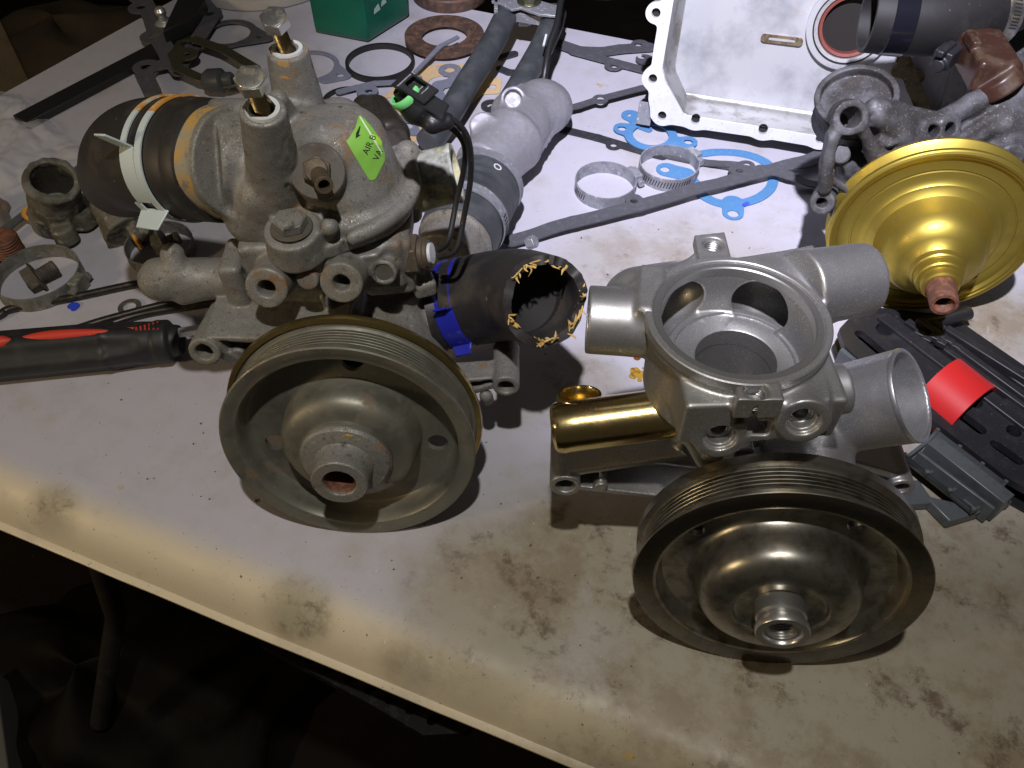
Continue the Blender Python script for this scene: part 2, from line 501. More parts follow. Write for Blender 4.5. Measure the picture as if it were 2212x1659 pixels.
M['oldcast'] = mat('old_cast_aluminium', (.25, .248, .235), .45, .6, [
    (14, 2, .45, .7, (.165, .155, .135), .75, .2),
    (.25, 5, .47, .66, (.15, .13, .095), .8, .05), (.8, 6, .5, .72, (.30, .285, .26), .55, .5), (3.5, 4, .55, .75, (.07, .06, .05), .9, .1),
    (1.6, 5, .62, .75, (.36, .34, .30), .7, .2), (16, 1, .62, .70, (.42, .41, .38), .45, .4), (.35, 6, .60, .68, (.20, .12, .055), .85, 0), (.6, 7, .62, .70, (.045, .04, .03), .85, 0)], [(14, .8), (5, .35)])
M['olddark'] = mat('old_cast_grimy', (.11, .10, .085), .3, .7, [(.5, 5, .45, .65, (.07, .055, .035), .85, 0), (3, 4, .6, .75, (.2, .18, .15))], [(7, .4)])
M['corroded'] = mat('corroded_white_casting', (.40, .41, .37), .15, .7, [
    (.9, 7, .42, .6, (.16, .16, .135), .75, .2), (.35, 4, .56, .68, (.62, .56, .24), .85, 0), (2.2, 6, .58, .7, (.72, .72, .68), .8, 0)], [(5, .7), (1.5, .5)])
M['newcast'] = mat('new_cast_aluminium', (.36, .36, .355), .8, .48, [
    (10, 2, .5, .8, (.62, .62, .62), .36), (.5, 3, .45, .7, (.36, .355, .34)), (14, 1, .66, .72, (.85, .85, .85), .25)], [(16, .35), (3, .08)])
M['machined'] = mat('machined_aluminium', (.55, .55, .54), .9, .33, [(6, 3, .5, .8, (.42, .42, .42), .4)], [(14, .12)])
M['darkzinc'] = mat('dark_plated_steel', (.15, .14, .125), .95, .27, [(1.2, 4, .45, .7, (.11, .105, .085), .36), (.3, 3, .5, .7, (.19, .16, .10), .25)], [(20, .04)])
M['oldpulley'] = mat('old_plated_steel', (.22, .215, .18), .7, .46, [(.5, 5, .42, .65, (.16, .155, .12), .6, .3), (4, 4, .6, .75, (.30, .29, .25), .5), (.35, 4, .63, .72, (.17, .10, .05), .8, .1)], [(10, .2)])
M['goldrim'] = mat('yellow_zinc_rim', (.42, .33, .13), .95, .33, [(1.5, 4, .5, .7, (.22, .18, .09), .5)], [(10, .08)])
M['gold'] = mat('gold_zinc_plating', (.72, .57, .24), 1, .22, [(.5, 4, .5, .68, (.58, .36, .17), .3), (5, 3, .5, .7, (.74, .68, .38), .2)], [(10, .6), (4, .5)])
M['goldan'] = mat('gold_anodised', (.45, .345, .06), .85, .40, [(.4, 4, .45, .7, (.36, .27, .05), .48), (2, 5, .62, .72, (.30, .22, .07), .55), (9, 2, .70, .75, (.60, .54, .25), .4)], [(18, .06)])
M['rust'] = mat('rusty_steel', (.13, .06, .04), .35, .65, [(2, 5, .45, .65, (.22, .08, .04), .8, 0), (6, 3, .6, .7, (.05, .03, .025))], [(8, .5)])
M['rustbrown'] = mat('brown_rusty_steel', (.10, .065, .05), .35, .6, [(1.2, 5, .45, .65, (.16, .08, .05), .8, 0), (4, 3, .6, .7, (.05, .035, .03))], [(8, .4)])
M['bronze'] = mat('grimy_brass', (.13, .10, .065), .5, .55, [(1, 4, .45, .65, (.075, .06, .042), .7, .2), (5, 4, .62, .7, (.25, .2, .14))], [(8, .2)])
M['zinc'] = mat('zinc_plated_bolt', (.50, .50, .47), .95, .32, [(1.5, 5, .5, .68, (.36, .31, .20), .5, .8)], [(9, .15)])
M['goldthread'] = mat('gold_zinc_thread', (.52, .44, .24), .95, .34, [(2, 4, .5, .7, (.25, .2, .1), .5)], [(9, .1)])
M['steel'] = mat('bright_steel', (.66, .66, .67), .8, .36, [(1, 3, .5, .7, (.5, .5, .5), .3)])
M['blacksteel'] = mat('oily_black_rod', (.05, .047, .042), .7, .35, [(2, 5, .5, .7, (.09, .075, .05), .5)], [(6, .2)])
M['rubber'] = mat('black_rubber', (.011, .0105, .0105), 0, .58, [(.5, 5, .5, .7, (.02, .018, .016), .68), (3, 5, .68, .76, (.16, .15, .13), .8)], [(6, .2)])
M['dustrubber'] = mat('dusty_rubber', (.022, .020, .019), 0, .5, [(.3, 5, .48, .68, (.055, .046, .034), .7), (2.5, 5, .66, .76, (.2, .18, .15), .8)], [(5, .25)])
M['hosegrey'] = mat('grey_black_rubber', (.045, .05, .055), 0, .45, [(.5, 4, .45, .7, (.075, .08, .085), .6), (5, 4, .68, .76, (.2, .2, .2), .8)], [(8, .15)])
M['whiteclamp'] = mat('white_coated_clamp', (.56, .64, .65), .1, .45, [(3, 4, .68, .75, (.35, .33, .28))], [(5, .05)])
M['rustyclamp'] = mat('rust_stained_clamp', (.62, .62, .5), .1, .5, [(.7, 4, .38, .5, (.60, .28, .05), .75), (2, 4, .6, .7, (.35, .14, .03), .8)], [(5, .2)])
M['blueclamp'] = mat('blue_coated_clamp', (.02, .025, .36), .1, .35, [(3, 4, .62, .72, (.14, .15, .4), .6), (7, 3, .7, .76, (.4, .4, .5), .7)], [(6, .1)])
M['steelclamp'] = mat('weathered_zinc_band', (.33, .34, .36), .55, .5, [(1.2, 5, .45, .6, (.2, .2, .24), .65, .2), (3, 5, .58, .7, (.5, .5, .5), .7, .1)], [(7, .25)])
M['dirtclamp'] = mat('dirty_zinc_band', (.22, .22, .20), .4, .6, [(1.2, 5, .45, .6, (.12, .115, .095), .75, .1), (2, 5, .58, .7, (.34, .33, .27), .8, .1)], [(7, .35)])
M['yellowfibre'] = mat('yellow_cord_fibre', (.50, .32, .08), 0, .85, [(4, 4, .45, .65, (.62, .46, .20))])
M['green'] = mat('green_label_paper', (.22, .50, .07), 0, .45)
M['greenpl'] = mat('green_bottle_plastic', (.0, .10, .055), 0, .38, [(.3, 3, .5, .7, (.0, .075, .045))], [(3, .06)])
M['greenseal'] = mat('light_green_seal', (.18, .62, .2), 0, .4)
M['ink'] = mat('black_print', (.015, .015, .015), 0, .6)
M['whiteprint'] = mat('pale_print', (.35, .45, .4), 0, .6)
M['blackpl'] = mat('black_plastic', (.015, .015, .016), 0, .42, [(5, 5, .66, .74, (.12, .12, .12), .7)], [(6, .1)])
M['dkgreypl'] = mat('dark_charcoal_plastic', (.016, .016, .019), 0, .45, [(1, 5, .5, .7, (.024, .023, .024), .55), (9, 2, .7, .75, (.2, .2, .2))], [(8, .08)])
M['greypl'] = mat('grey_plastic', (.085, .095, .10), 0, .36, [(1, 4, .5, .7, (.06, .068, .072), .42)], [(6, .05)])
M['red'] = mat('red_plastic', (.55, .02, .02), 0, .42, [(6, 3, .6, .7, (.45, .025, .02))], [(9, .1)])
M['redgrip'] = mat('orange_red_grip', (.62, .05, .025), 0, .55, [(6, 3, .68, .75, (.6, .3, .2))], [(8, .1)])
M['handle'] = mat('black_soft_grip', (.018, .018, .02), 0, .5, [(.8, 4, .5, .7, (.03, .03, .03), .6), (6, 4, .7, .75, (.15, .14, .12), .8)], [(9, .15)])
M['gasket'] = mat('graphite_gasket', (.07, .07, .08), 0, .75, [(2, 4, .5, .7, (.10, .10, .115)), (8, 3, .65, .72, (.03, .03, .03))], [(9, .2)])
M['gasketbl'] = mat('black_gasket', (.03, .03, .035), .1, .6, [(2, 4, .5, .7, (.05, .05, .055))], [(9, .15)])
M['bluegasket'] = mat('blue_gasket_paper', (.075, .215, .43), 0, .7, [(3, 4, .5, .7, (.10, .25, .46)), (1.2, 4, .66, .72, (.07, .2, .5))], [(9, .15)])
M['tangasket'] = mat('tan_gasket_card', (.58, .42, .22), 0, .85, [(2, 4, .5, .7, (.5, .36, .19))], [(9, .15)])
M['greygasket'] = mat('grey_gasket_paper', (.16, .17, .22), 0, .75, [(2, 4, .5, .7, (.2, .21, .26))], [(9, .15)])
M['olive'] = mat('olive_zinc_plate', (.17, .17, .11), .8, .33, [(1, 4, .45, .7, (.11, .11, .075), .45)], [(8, .1)])
M['alu'] = mat('dusty_aluminium_pipe', (.38, .375, .40), .55, .5, [(.7, 5, .5, .65, (.26, .255, .29), .65, .3), (5, 5, .6, .72, (.5, .5, .52), .6, .4)], [(9, .25), (3, .15)])
M['pan'] = mat('aluminium_cover', (.55, .56, .585), .45, .42, [(.2, 6, .45, .66, (.36, .37, .40), .38), (.22, 7, .60, .72, (.36, .30, .24), .6, .1), (5, 4, .68, .76, (.35, .33, .3))], [(7, .15)])
M['panedge'] = mat('pitted_flange_face', (.78, .79, .82), .3, .4, [(3.2, 5, .58, .68, (.50, .52, .60), .6), (.4, 4, .5, .62, (.70, .71, .75), .45)], [(9, .25)])
M['panwall'] = mat('oily_aluminium_wall', (.35, .35, .34), .5, .42, [(.5, 4, .5, .65, (.22, .21, .19), .5), (2, 5, .64, .7, (.10, .09, .07))], [(7, .15)])
M['oilrib'] = mat('oil_stained_metal', (.22, .17, .10), .3, .35, [(1, 5, .48, .62, (.09, .065, .04), .3), (3, 5, .6, .7, (.45, .42, .36), .5)], [(7, .2)])
M['seal'] = mat('red_brown_oil_seal', (.22, .06, .045), 0, .4, [(2, 4, .5, .7, (.15, .05, .04))])
M['sealmetal'] = mat('oil_seal_rim', (.6, .6, .6), .6, .4, [(3, 4, .5, .7, (.45, .44, .42))])
M['brownpl'] = mat('brown_plastic', (.042, .018, .012), 0, .36, [(.6, 4, .5, .65, (.07, .045, .028), .5), (4, 4, .66, .74, (.2, .17, .15))], [(6, .1)])
M['bag'] = None
M['purpleband'] = mat('glossy_dark_tape', (.008, .008, .013), 0, .16)
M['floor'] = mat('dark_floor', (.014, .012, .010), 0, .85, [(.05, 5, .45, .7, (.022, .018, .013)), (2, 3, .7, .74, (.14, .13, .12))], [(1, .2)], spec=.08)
M['darkcloth'] = mat('dark_cloth', (.085, .065, .045), 0, .9, [(.05, 5, .45, .7, (.14, .11, .075))], [(1, .3)])
M['greycloth'] = mat('grey_cloth', (.30, .27, .22), 0, .95, [(.1, 5, .45, .6, (.13, .11, .08))], [(3, .3)])
M['tanwood'] = mat('tan_wood', (.30, .22, .13), 0, .7, [(.3, 4, .45, .7, (.24, .17, .1))])
M['whitelid'] = mat('off_white_lid', (.46, .44, .42), 0, .5, [(.5, 4, .5, .7, (.4, .38, .35))])
M['greycard'] = mat('grey_card', (.10, .10, .09), 0, .8)
M['bore'] = mat('bore_shade', (.012, .01, .009), .1, .8)  # near-black colour stands in for the shade inside holes, slots and gaps
M['whitepl'] = mat('white_washer', (.66, .68, .68), .1, .4)
M['blueplastic'] = mat('blue_flake', (.03, .07, .6), 0, .4)
M['oil'] = mat('amber_oil', (.22, .06, .01), 0, .08)
M['mustard'] = mat('mustard_residue', (.42, .25, .02), 0, .6, [(3, 4, .5, .6, (.2, .1, .02))], [(6, .5)])
M['orange'] = mat('orange_tip', (.65, .30, .04), 0, .4)
M['skinpink'] = mat('pink_grey_knob', (.28, .20, .15), .2, .35, [(1, 4, .45, .6, (.2, .2, .18))])
# ------------------------------------------------------------------ the bench top (plastic folding table), floor and what stands behind
TA = math.atan2(-.371, .928)
UU = np.array([math.cos(TA), math.sin(TA), 0]); VV = np.array([-math.sin(TA), math.cos(TA), 0])
def table_mat():
    m = bpy.data.materials.new('stained_plastic_table'); m.use_nodes = True; nt = m.node_tree; N = nt.nodes; L = nt.links
    b = N["Principled BSDF"]; tc = N.new('ShaderNodeTexCoord'); sep = N.new('ShaderNodeSeparateXYZ'); L.new(tc.outputs['Object'], sep.inputs[0])
    def noise(s, det=4, loc=(0, 0, 0), sc_=(1, 1, 1), r=.6, dist=0):
        mp = N.new('ShaderNodeMapping'); mp.inputs['Location'].default_value = loc; mp.inputs['Scale'].default_value = sc_
        L.new(tc.outputs['Object'], mp.inputs[0]); n = N.new('ShaderNodeTexNoise'); n.inputs['Scale'].default_value = s*100
        n.inputs['Detail'].default_value = det; n.inputs['Roughness'].default_value = r; n.inputs['Distortion'].default_value = dist
        L.new(mp.outputs[0], n.inputs['Vector']); return n.outputs[0]
    def rng(x, a, c, lo=0, hi=1):
        r = N.new('ShaderNodeMapRange'); r.interpolation_type = 'SMOOTHSTEP'
        for i, v in enumerate((a, c, lo, hi)): r.inputs[i+1].default_value = v
        L.new(x, r.inputs[0]); return r.outputs[0]
    def math_(op, a, c=None):
        x = N.new('ShaderNodeMath'); x.operation = op; x.use_clamp = op in ('MULTIPLY', 'ADD')
        for i, q in enumerate((a, c)):
            if q is None: continue
            if isinstance(q, (int, float)): x.inputs[i].default_value = q
            else: L.new(q, x.inputs[i])
        return x.outputs[0]
    def mix(f, a, c, mode='MIX'):
        x = N.new('ShaderNodeMix'); x.data_type = 'RGBA'; x.blend_type = mode; L.new(f, x.inputs[0])
        if isinstance(a, tuple): x.inputs[6].default_value = (*a, 1)
        else: L.new(a, x.inputs[6])
        x.inputs[7].default_value = (*c, 1); return x.outputs[2]
    def spot_(cx, cy, r0, r1):   # soft round area of the top, centimetres in table coordinates
        mp = N.new('ShaderNodeMapping'); mp.inputs['Location'].default_value = (-cx*S, -cy*S, 0); L.new(tc.outputs['Object'], mp.inputs[0])
        ln = N.new('ShaderNodeVectorMath'); ln.operation = 'LENGTH'; L.new(mp.outputs[0], ln.inputs[0])
        return rng(ln.outputs['Value'], r1*S, r0*S)
    col = mix(noise(.06, 3), (.46, .45, .505), (.485, .475, .53))
    col = mix(rng(noise(.5, 6), .45, .75, 0, .5), col, (.41, .395, .43))
    # yellowed rounded edge
    y = sep.outputs['Y']; edge = math_('MULTIPLY', rng(math_('ADD', y, math_('MULTIPLY', noise(.3, 4), .005)), .186, .163), .9)
    col = mix(edge, col, (.60, .52, .36))
    # brown grime, heaviest near the right front corner, where it also paints light fall-off
    def uv(px, py): w = W(px, py, 0); return float(w@UU), float(w@VV)
    msk = None
    for px, py, r0, r1 in ((1750, 1560, 8, 21), (2150, 1450, 10, 24), (1450, 1250, 4, 10), (1500, 1500, 3, 10), (620, 1330, 1, 3.5), (90, 1110, .5, 3), (860, 1480, 1, 4), (2100, 1200, 3, 9), (1230, 1180, 2, 6), (2150, 690, 2, 7), (1500, 590, 3, 11), (1330, 560, 2, 7), (1100, 1300, 3, 9), (1250, 830, 2, 5)):
        a, c = uv(px, py); q = spot_(a, c, r0, r1); 
        if py < 1000: q = math_('MULTIPLY', q, .55 if px < 2000 else .9)
        msk = q if msk is None else math_('MAXIMUM', msk, q)
    col = mix(math_('MULTIPLY', msk, .85), col, (.29, .265, .185))
    g = math_('MULTIPLY', msk, rng(noise(.15, 11, (3, 1, 0), r=.76), .44, .60)); col = mix(math_('MULTIPLY', g, .72), col, (.22, .17, .105))
    g = math_('MULTIPLY', msk, rng(noise(.24, 11, (9, 5, 0), r=.78), .52, .64)); col = mix(math_('MULTIPLY', g, .85), col, (.10, .066, .038))
    g = math_('MULTIPLY', rng(msk, 0, 1, .25, 1), rng(noise(.9, 6, (2, 7, 0), r=.75), .60, .72)); col = mix(math_('MULTIPLY', g, .75), col, (.16, .115, .07))
    # light overall smudging, yellow drips, specks
    col = mix(rng(noise(.12, 7, (5, 2, 0), r=.65), .52, .70, 0, .55), col, (.37, .33, .28))
    col = mix(rng(noise(.30, 4, (1, 8, 0)), .69, .75, 0, .75), col, (.42, .30, .07))
    col = mix(rng(noise(3.2, 3, (4, 4, 0)), .69, .73, 0, .85), col, (.06, .05, .045))
    col = mix(rng(noise(7, 2, (6, 4, 0)), .70, .74, 0, .6), col, (.10, .08, .06))
    # scratches
    sx = noise(1.1, 2, (2, 3, 0), (6, .25, 1)); col = mix(rng(sx, .755, .78, 0, .5), col, (.72, .71, .68))
    sx = noise(1.3, 2, (8, 3, 0), (.3, 5, 1)); col = mix(rng(sx, .75, .78, 0, .4), col, (.70, .69, .66))
    L.new(col, b.inputs['Base Color'])
    L.new(rng(noise(.4, 5, (3, 3, 0)), .3, .7, .42, .62), b.inputs['Roughness'])
    bp = N.new('ShaderNodeBump'); bp.inputs['Strength'].default_value = .25; bp.inputs['Distance'].default_value = .0002
    L.new(noise(6, 5), bp.inputs['Height'])
    bp2 = N.new('ShaderNodeBump'); bp2.inputs['Strength'].default_value = .12; bp2.inputs['Distance'].default_value = .0015
    L.new(noise(.25, 3), bp2.inputs['Height']); L.new(bp.outputs[0], bp2.inputs['Normal']); L.new(bp2.outputs[0], b.inputs['Normal'])
    return m
prof = [(89.2, 0), (60, 0), (30, 0), (18.6, 0), (17.6, -.04), (16.9, -.16), (16.3, -.42), (15.8, -.8), (15.35, -1.3), (15.0, -1.9), (14.72, -2.5), (14.55, -2.95), (14.3, -3.02), (14.12, -3.15), (14.12, -3.32), (14.4, -3.4), (14.9, -3.2), (15.6, -2.6), (17, -2.3), (89.2, -2.3), (89.4, -1.2)]
us = np.concatenate([np.linspace(-84, 90, 60)])
vs = []; 
rs = np.random.RandomState(3); wv = np.cumsum(rs.randn(60))*.02; wv -= np.linspace(wv[0], wv[-1], 60)
for i, u_ in enumerate(us):
    for v_, z_ in prof:
        uu_ = u_
        if i == 0: uu_ = -79.1+(v_-53.7)*.158
        vs.append((uu_, v_+(wv[i] if v_ < 16 else 0), z_))
n = len(prof); fs = []
for i in range(len(us)-1):
    for j in range(n):
        k = (j+1) % n; fs.append((i*n+j, (i+1)*n+j, (i+1)*n+k, i*n+k))
fs.append(tuple(range(n))); fs.append(tuple((len(us)-1)*n+k for k in range(n-1, -1, -1)))
# fix columns that would fold over the slanted left end
vs = np.array(vs)
for i in range(1, len(us)):
    for j in range(n):
        lim = -79.1+(vs[i*n+j, 1]-53.7)*.158+.3*i/60
        if vs[i*n+j, 0] < lim: vs[i*n+j, 0] = lim
bench = mk('workbench', (vs, fs), table_mat(), None, smooth=50, origin=(0, 0, 0))
bench.rotation_euler = (0, 0, TA)
tagt(bench, 'off-white plastic bench top with yellowed rounded edge and brown oil stains under all the parts', 'workbench')

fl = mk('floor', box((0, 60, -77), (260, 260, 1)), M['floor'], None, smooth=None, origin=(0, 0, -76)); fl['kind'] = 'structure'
wl = mk('wall', box((0, 300, 20), (320, 2, 110)), M['darkcloth'], None, smooth=None); wl['kind'] = 'structure'

def lumpy(c, r, seed, n=48, m=20, flat=.5):
    rs = np.random.RandomState(seed); ph = rs.rand(8)*6
    v = []; 
    for j in range(m+1):
        th = math.pi*.5*j/m
        for i in range(n):
            a = 2*math.pi*i/n
            k = 1+.16*math.sin(2*a+ph[0])+.10*math.sin(5*a+ph[1]+3*th)+.05*math.sin(9*a+ph[2]-5*th)+.04*math.sin(13*th+ph[3]+2*a)
            v.append((c[0]+r[0]*math.cos(a)*math.cos(th)*k, c[1]+r[1]*math.sin(a)*math.cos(th)*k, c[2]+r[2]*math.sin(th)*(1+.2*math.sin(3*a+ph[4]))))
    f = [(j*n+i, j*n+(i+1) % n, (j+1)*n+(i+1) % n, (j+1)*n+i) for j in range(m) for i in range(n)]
    return np.array(v), f
c = W(1330, -60, -76)
o = mk('cloth_bundle', lumpy((c[0], c[1], -76), (26, 16, 16), 4), M['greycloth'], None, smooth=180)
tagt(o, 'crumpled dark grey cloth bundle on the floor beyond the far edge of the bench', 'cloth')
c = W(150, 120, -76)
o = mk('cloth_bundle', lumpy((c[0], c[1], -76), (34, 26, 10), 9), M['darkcloth'], None, smooth=180)
tagt(o, 'dark brown crumpled sheet lying beyond the left end of the bench', 'cloth')
c = W(-30, 60, -30)
o = mk('wooden_post', box(c+np.array([-6, 2, -6]), (6.5, 4, 40), rotz=-24), M['tanwood'], None, bevel=.3)
tagt(o, 'tan wooden post standing at the top left corner behind the bench', 'post')
# below the front edge
c = W(230, 1500, -70)
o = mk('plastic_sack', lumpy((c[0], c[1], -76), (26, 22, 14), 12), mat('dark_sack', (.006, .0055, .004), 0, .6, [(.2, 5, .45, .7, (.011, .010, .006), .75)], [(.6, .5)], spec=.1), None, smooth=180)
tagt(o, 'dark crumpled sack with faint sheen on the floor under the front of the bench', 'sack')
c = W(-40, 1700, -60)
o = mk('cardboard_box', box(c+np.array([-9, -2, -8]), (12, 12, 8), rotz=28), M['greycard'], None, bevel=.2)
tagt(o, 'grey box corner on the floor at the bottom left under the bench', 'box')
c0 = W(250, 1330, -40); c1 = W(215, 1560, -60)
o = mk('bench_leg', sweep([c0+np.array([2, 8, 30]), c0, c1], 1.1, 16), M['rubber'], None)
tagt(o, 'dark round metal leg under the bench near the left front', 'leg')
# perforated black pad hanging under the edge
pad = thing('perforated_pad', 'black perforated rubber pad with oval holes hanging just under the front edge', 'rubber pad', W(760, 1450, -12))
e0, e1 = W(540, 1372, -8), W(1010, 1580, -8)
ex = nrm(e1-e0); Ln = np.linalg.norm(e1-e0)
fld = Flat(.12); ey = np.array([-ex[1], ex[0], 0])
fld.poly([e0+ey*.5, e0-ey*.3+ex*1.0, e0-ey*.9+ex*Ln*.6, e0-ey*1.3+ex*Ln*.85, e1-ey*.1, e1+ey*5, e0+ey*5])
for i in range(9):
    cc = e0+ex*(1.6+i*Ln/10.5)+ey*(.35-i*.07); fld.seg(cc-ex*.1-ey*.12, cc+ex*.15+ey*.25, .30); fld.ops[-1] = (fld.ops[-1][0], -1)
mk('pad_sheet', fld.mesh(-8.8, -8), mat('perforated_black_rubber', (.006, .006, .006), 0, .6, [(1.2, 3, .55, .6, (.014, .014, .014))], [(8, .4), (2, .5)], spec=.12), pad, smooth=40)
mk('pad_backing', prism([e0+ey*.3+ex*2.5, e0-ey*.5+ex*Ln*.6, e1+ey*.2, e1+ey*4, e0+ey*3+ex*2], (0, 0, -1), .5)[0:2], M['rubber'], pad)
for o in pad.children:
    if o.name.startswith('pad_backing'): o.location.z = -1.0*S
# ------------------------------------------------------------------ the old water pump (left)
def pulley(name, C, ax, prof, mat_, parent, holes=(), hr=.5, hrad=5.1, label=None, n=128, groove=None):
    up = np.array([0, 0, 1.]); o = mk(name, lathe(prof, C, ax, n, closed=True), mat_, parent, smooth=28, label=label)
    if holes:
        u, v, w = frame(ax); cs = []
        for a in holes:
            r_ = math.radians(a); c = C+(u*math.cos(r_)+v*math.sin(r_))*hrad
            cs.append(lathe([(hr, -4.5), (hr, 1.5)], c, ax, 24))
        boolcut(o, cs)
    return o
A1 = nrm((-.03, -.98, .18)); C1 = W(752, 970, 7.4)
old = thing('old_water_pump', 'grimy used water pump with black hoses still fitted, standing left on the bench', 'water pump', (C1[0], C1[1]+6, 0))
def ribs(h0, h1, n, rp, rv):
    out = []; d = (h1-h0)/n
    for i in range(n): out += [(rp, h0+d*i+d*.05), (rp-.02, h0+d*i+d*.14), (rv, h0+d*i+d*.46), (rv, h0+d*i+d*.58), (rp-.02, h0+d*i+d*.90), (rp, h0+d*i+d*.95)]
    return out
P1 = [(6.55, -3.15), (7.05, -3.2), (7.42, -3.1), (7.42, -2.85), (7.2, -2.75)]+ribs(-2.6, -.75, 6, 7.12, 6.7)+[(7.1, -.6), (7.45, -.4), (7.5, -.25), (7.5, -.03), (7.42, .03), (7.0, .0), (6.92, -.06), (6.62, -.1), (6.5, -.25), (6.42, -.7), (6.38, -1.4), (6.2, -1.65), (5.9, -1.75), (4.5, -1.75), (4.2, -1.6), (4.08, -1.3), (4.04, -.6), (3.95, -.15), (3.7, .2), (3.2, .45), (2.72, .55), (2.72, .8), (2.3, 1.05), (2.1, 1.05), (2.1, .4), (1.2, .3), (1.2, -.3), (3.2, -.5), (3.6, -1.5), (3.7, -2.4), (4.0, -2.1), (6.35, -2.1), (6.5, -2.3)]
P1 = [(r_, h_ if h_ > -.6 else -.6+(h_+.6)*(.8 if r_ > 6.5 else 1)) for r_, h_ in P1]
pl = pulley('pulley', C1, A1, P1, M['oldpulley'], old, (84, 195, -11), .64, 5.15)
mk('pulley_rim', lathe([(7.43, -2.86), (7.62, -2.9), (7.66, -3.05), (7.6, -3.2), (7.4, -3.28), (7.0, -3.24), (7.0, -3.3), (7.3, -3.4), (7.68, -3.32), (7.78, -3.05), (7.72, -2.82), (7.45, -2.76)], C1+A1*.5, A1, 128, closed=True), M['goldrim'], old)
mk('hub', lathe([(2.62, .55), (2.62, .98), (2.5, 1.15), (1.95, 1.3), (1.72, 1.32), (1.66, 1.42), (1.6, 2.05), (1.62, 2.15), (1.62, 2.72), (1.55, 2.8), (1.0, 2.8), (.94, 2.72), (.92, .2), (0, .2)], C1, A1, 64, wob=.006), M['oldcast'], old)
mk('shaft_bore', lathe([(.925, 2.6), (.88, 2.5), (.86, 1.2), (.5, 1.1), (.5, .9), (0, .9)], C1, A1, 32, cap0=False), M['rust'], old)

_u, _v, _w = frame(A1)
for (a_, r_, s_, m_) in ((78, 1.98, .26, 'orange'), (96, 1.9, .16, 'rust'), (62, 2.02, .12, 'orange')):
    q = C1+A1*1.19+(_u*math.cos(math.radians(a_))+_v*math.sin(math.radians(a_)))*(r_+.15)
    mk('rust_patch', lathe([(s_, 0), (s_*.8, .05), (0, .04)], q, A1, 14, wob=.25), M['mustard'] if m_ == 'orange' else M['rust'], old)
B = Body((-27, 30.0, 2.5), (1.5, 48.5, 25.5), .095); B.ks = .6
ax = A1
# lower casting behind the pulley
Cb = C1-A1*3.6
B.cyl(Cb-A1*0.3, Cb-A1*5.5, 4.6, 5.2, k=.3, rd=.4)
B.cyl(Cb+A1*.6, Cb-A1*2, 2.2)
# neck from the lower casting up to the block
nk = V(668, 690, 36)
B.box((nk[0]+.3, 38.6, 12), (2.9, 2.6, 3.2), rd=.5, k=.8)
B.cap(V(560, 650, 37.5), V(640, 700, 37.5), 1.5, k=.8)
rb = [V(700, 640, 35.6), V(735, 700, 35.2)]
B.cap(rb[0], rb[1]+np.array([0, .2, -1.0]), .28, k=.25)
# block under the flange
bl = V(520, 560, 36.2); br = V(868, 575, 37.2)
B.box((-11.0, 39.0, 14.9), (4.6, 3.1, 1.75), rd=.35, rotz=3)
B.box((-7.6, 38.8, 14.3), (1.5, 2.4, 2.0), rd=.4, rotz=8, k=.5)
bosses = [(575, 624, 33.2, 1.18, 37.2), (737, 612, 33.6, 1.18, 37.5)]
bax = nrm((-.02, -.93, .36))
bc = []
for px, py, y, r, y2 in bosses:
    f0 = V(px, py, y); bc.append(f0)
    B.cyl(f0, f0-bax*4.8, r, r*1.08, k=.45, rd=.09)
pn = V(663, 606, 34.0); B.cyl(pn, pn-bax*3.5, .62, .68, k=.25, rd=.12)
pn2 = V(828, 590, 35.2); B.cyl(pn2, pn2-bax*3, .75, .85, k=.35, rd=.1)
B.cyl(pn2+bax*.3, pn2-bax*.12, .52, k=.05, rd=.03, sub=True)
for f0 in bc:
    B.cyl(f0+bax*.5, f0-bax*2.2, .44, k=.04, rd=.03, sub=True); B.cyl(f0+bax*.5, f0-bax*.25, .58, .46, k=.03, rd=.02, sub=True)
# left heater pipe with stub
pa, pb = V(545, 600, 37.6), V(352, 603, 37.2)
B.cyl(pa, pb, 1.28, k=.4, rd=.2); B.ell(pb+np.array([-.1, 0, 0]), (1.35, 1.35, 1.3), k=.3)
st = V(380, 588, 37.0); B.cap(st, st+np.array([-.1, .6, .85]), .7, k=.6); B.cap(V(398, 640, 36.6), V(440, 625, 36.8), .55, k=.6)
B.box(V(515, 590, 36.8), (.65, 1.5, 1.6), rd=.4, k=.35)
# left arm with boss, pocket and pin
lb = V(440, 762, 32.4); lax = nrm((-.03, -.97, .22))
B.cyl(lb, lb-lax*4.6, .93, 1.0, k=.1, rd=.06)
P_ = [lb+np.array([.2, 1.0, .78]), lb+np.array([.4, 1.0, -.72]), C1+np.array([-2, 4.5, -1.5]), C1+np.array([0, 4.5, 4.8])]
P_[0][1] = P_[1][1] = P_[2][1] = P_[3][1] = lb[1]+.4
B.plate(P_, (0, -1, 0), -4.2, 0, k=.25, rd=.1, grow=.1)
Q_ = [P_[0]+np.array([.75, 0, -.28]), P_[1]+np.array([.75, 0, .28]), P_[2]+np.array([0, 0, .55]), P_[3]+np.array([0, 0, -.45])]
B.plate(Q_, (0, -1, 0), -1.6, 1.5, k=.08, rd=.1, sub=True)
pp = V(513, 768, 32.9); B.cyl(pp, pp+np.array([0, 2.6, -.3]), .45, k=.15, rd=.06)
B.cyl(lb+lax, lb-lax*5.5, .5, k=.03, rd=.03, sub=True)
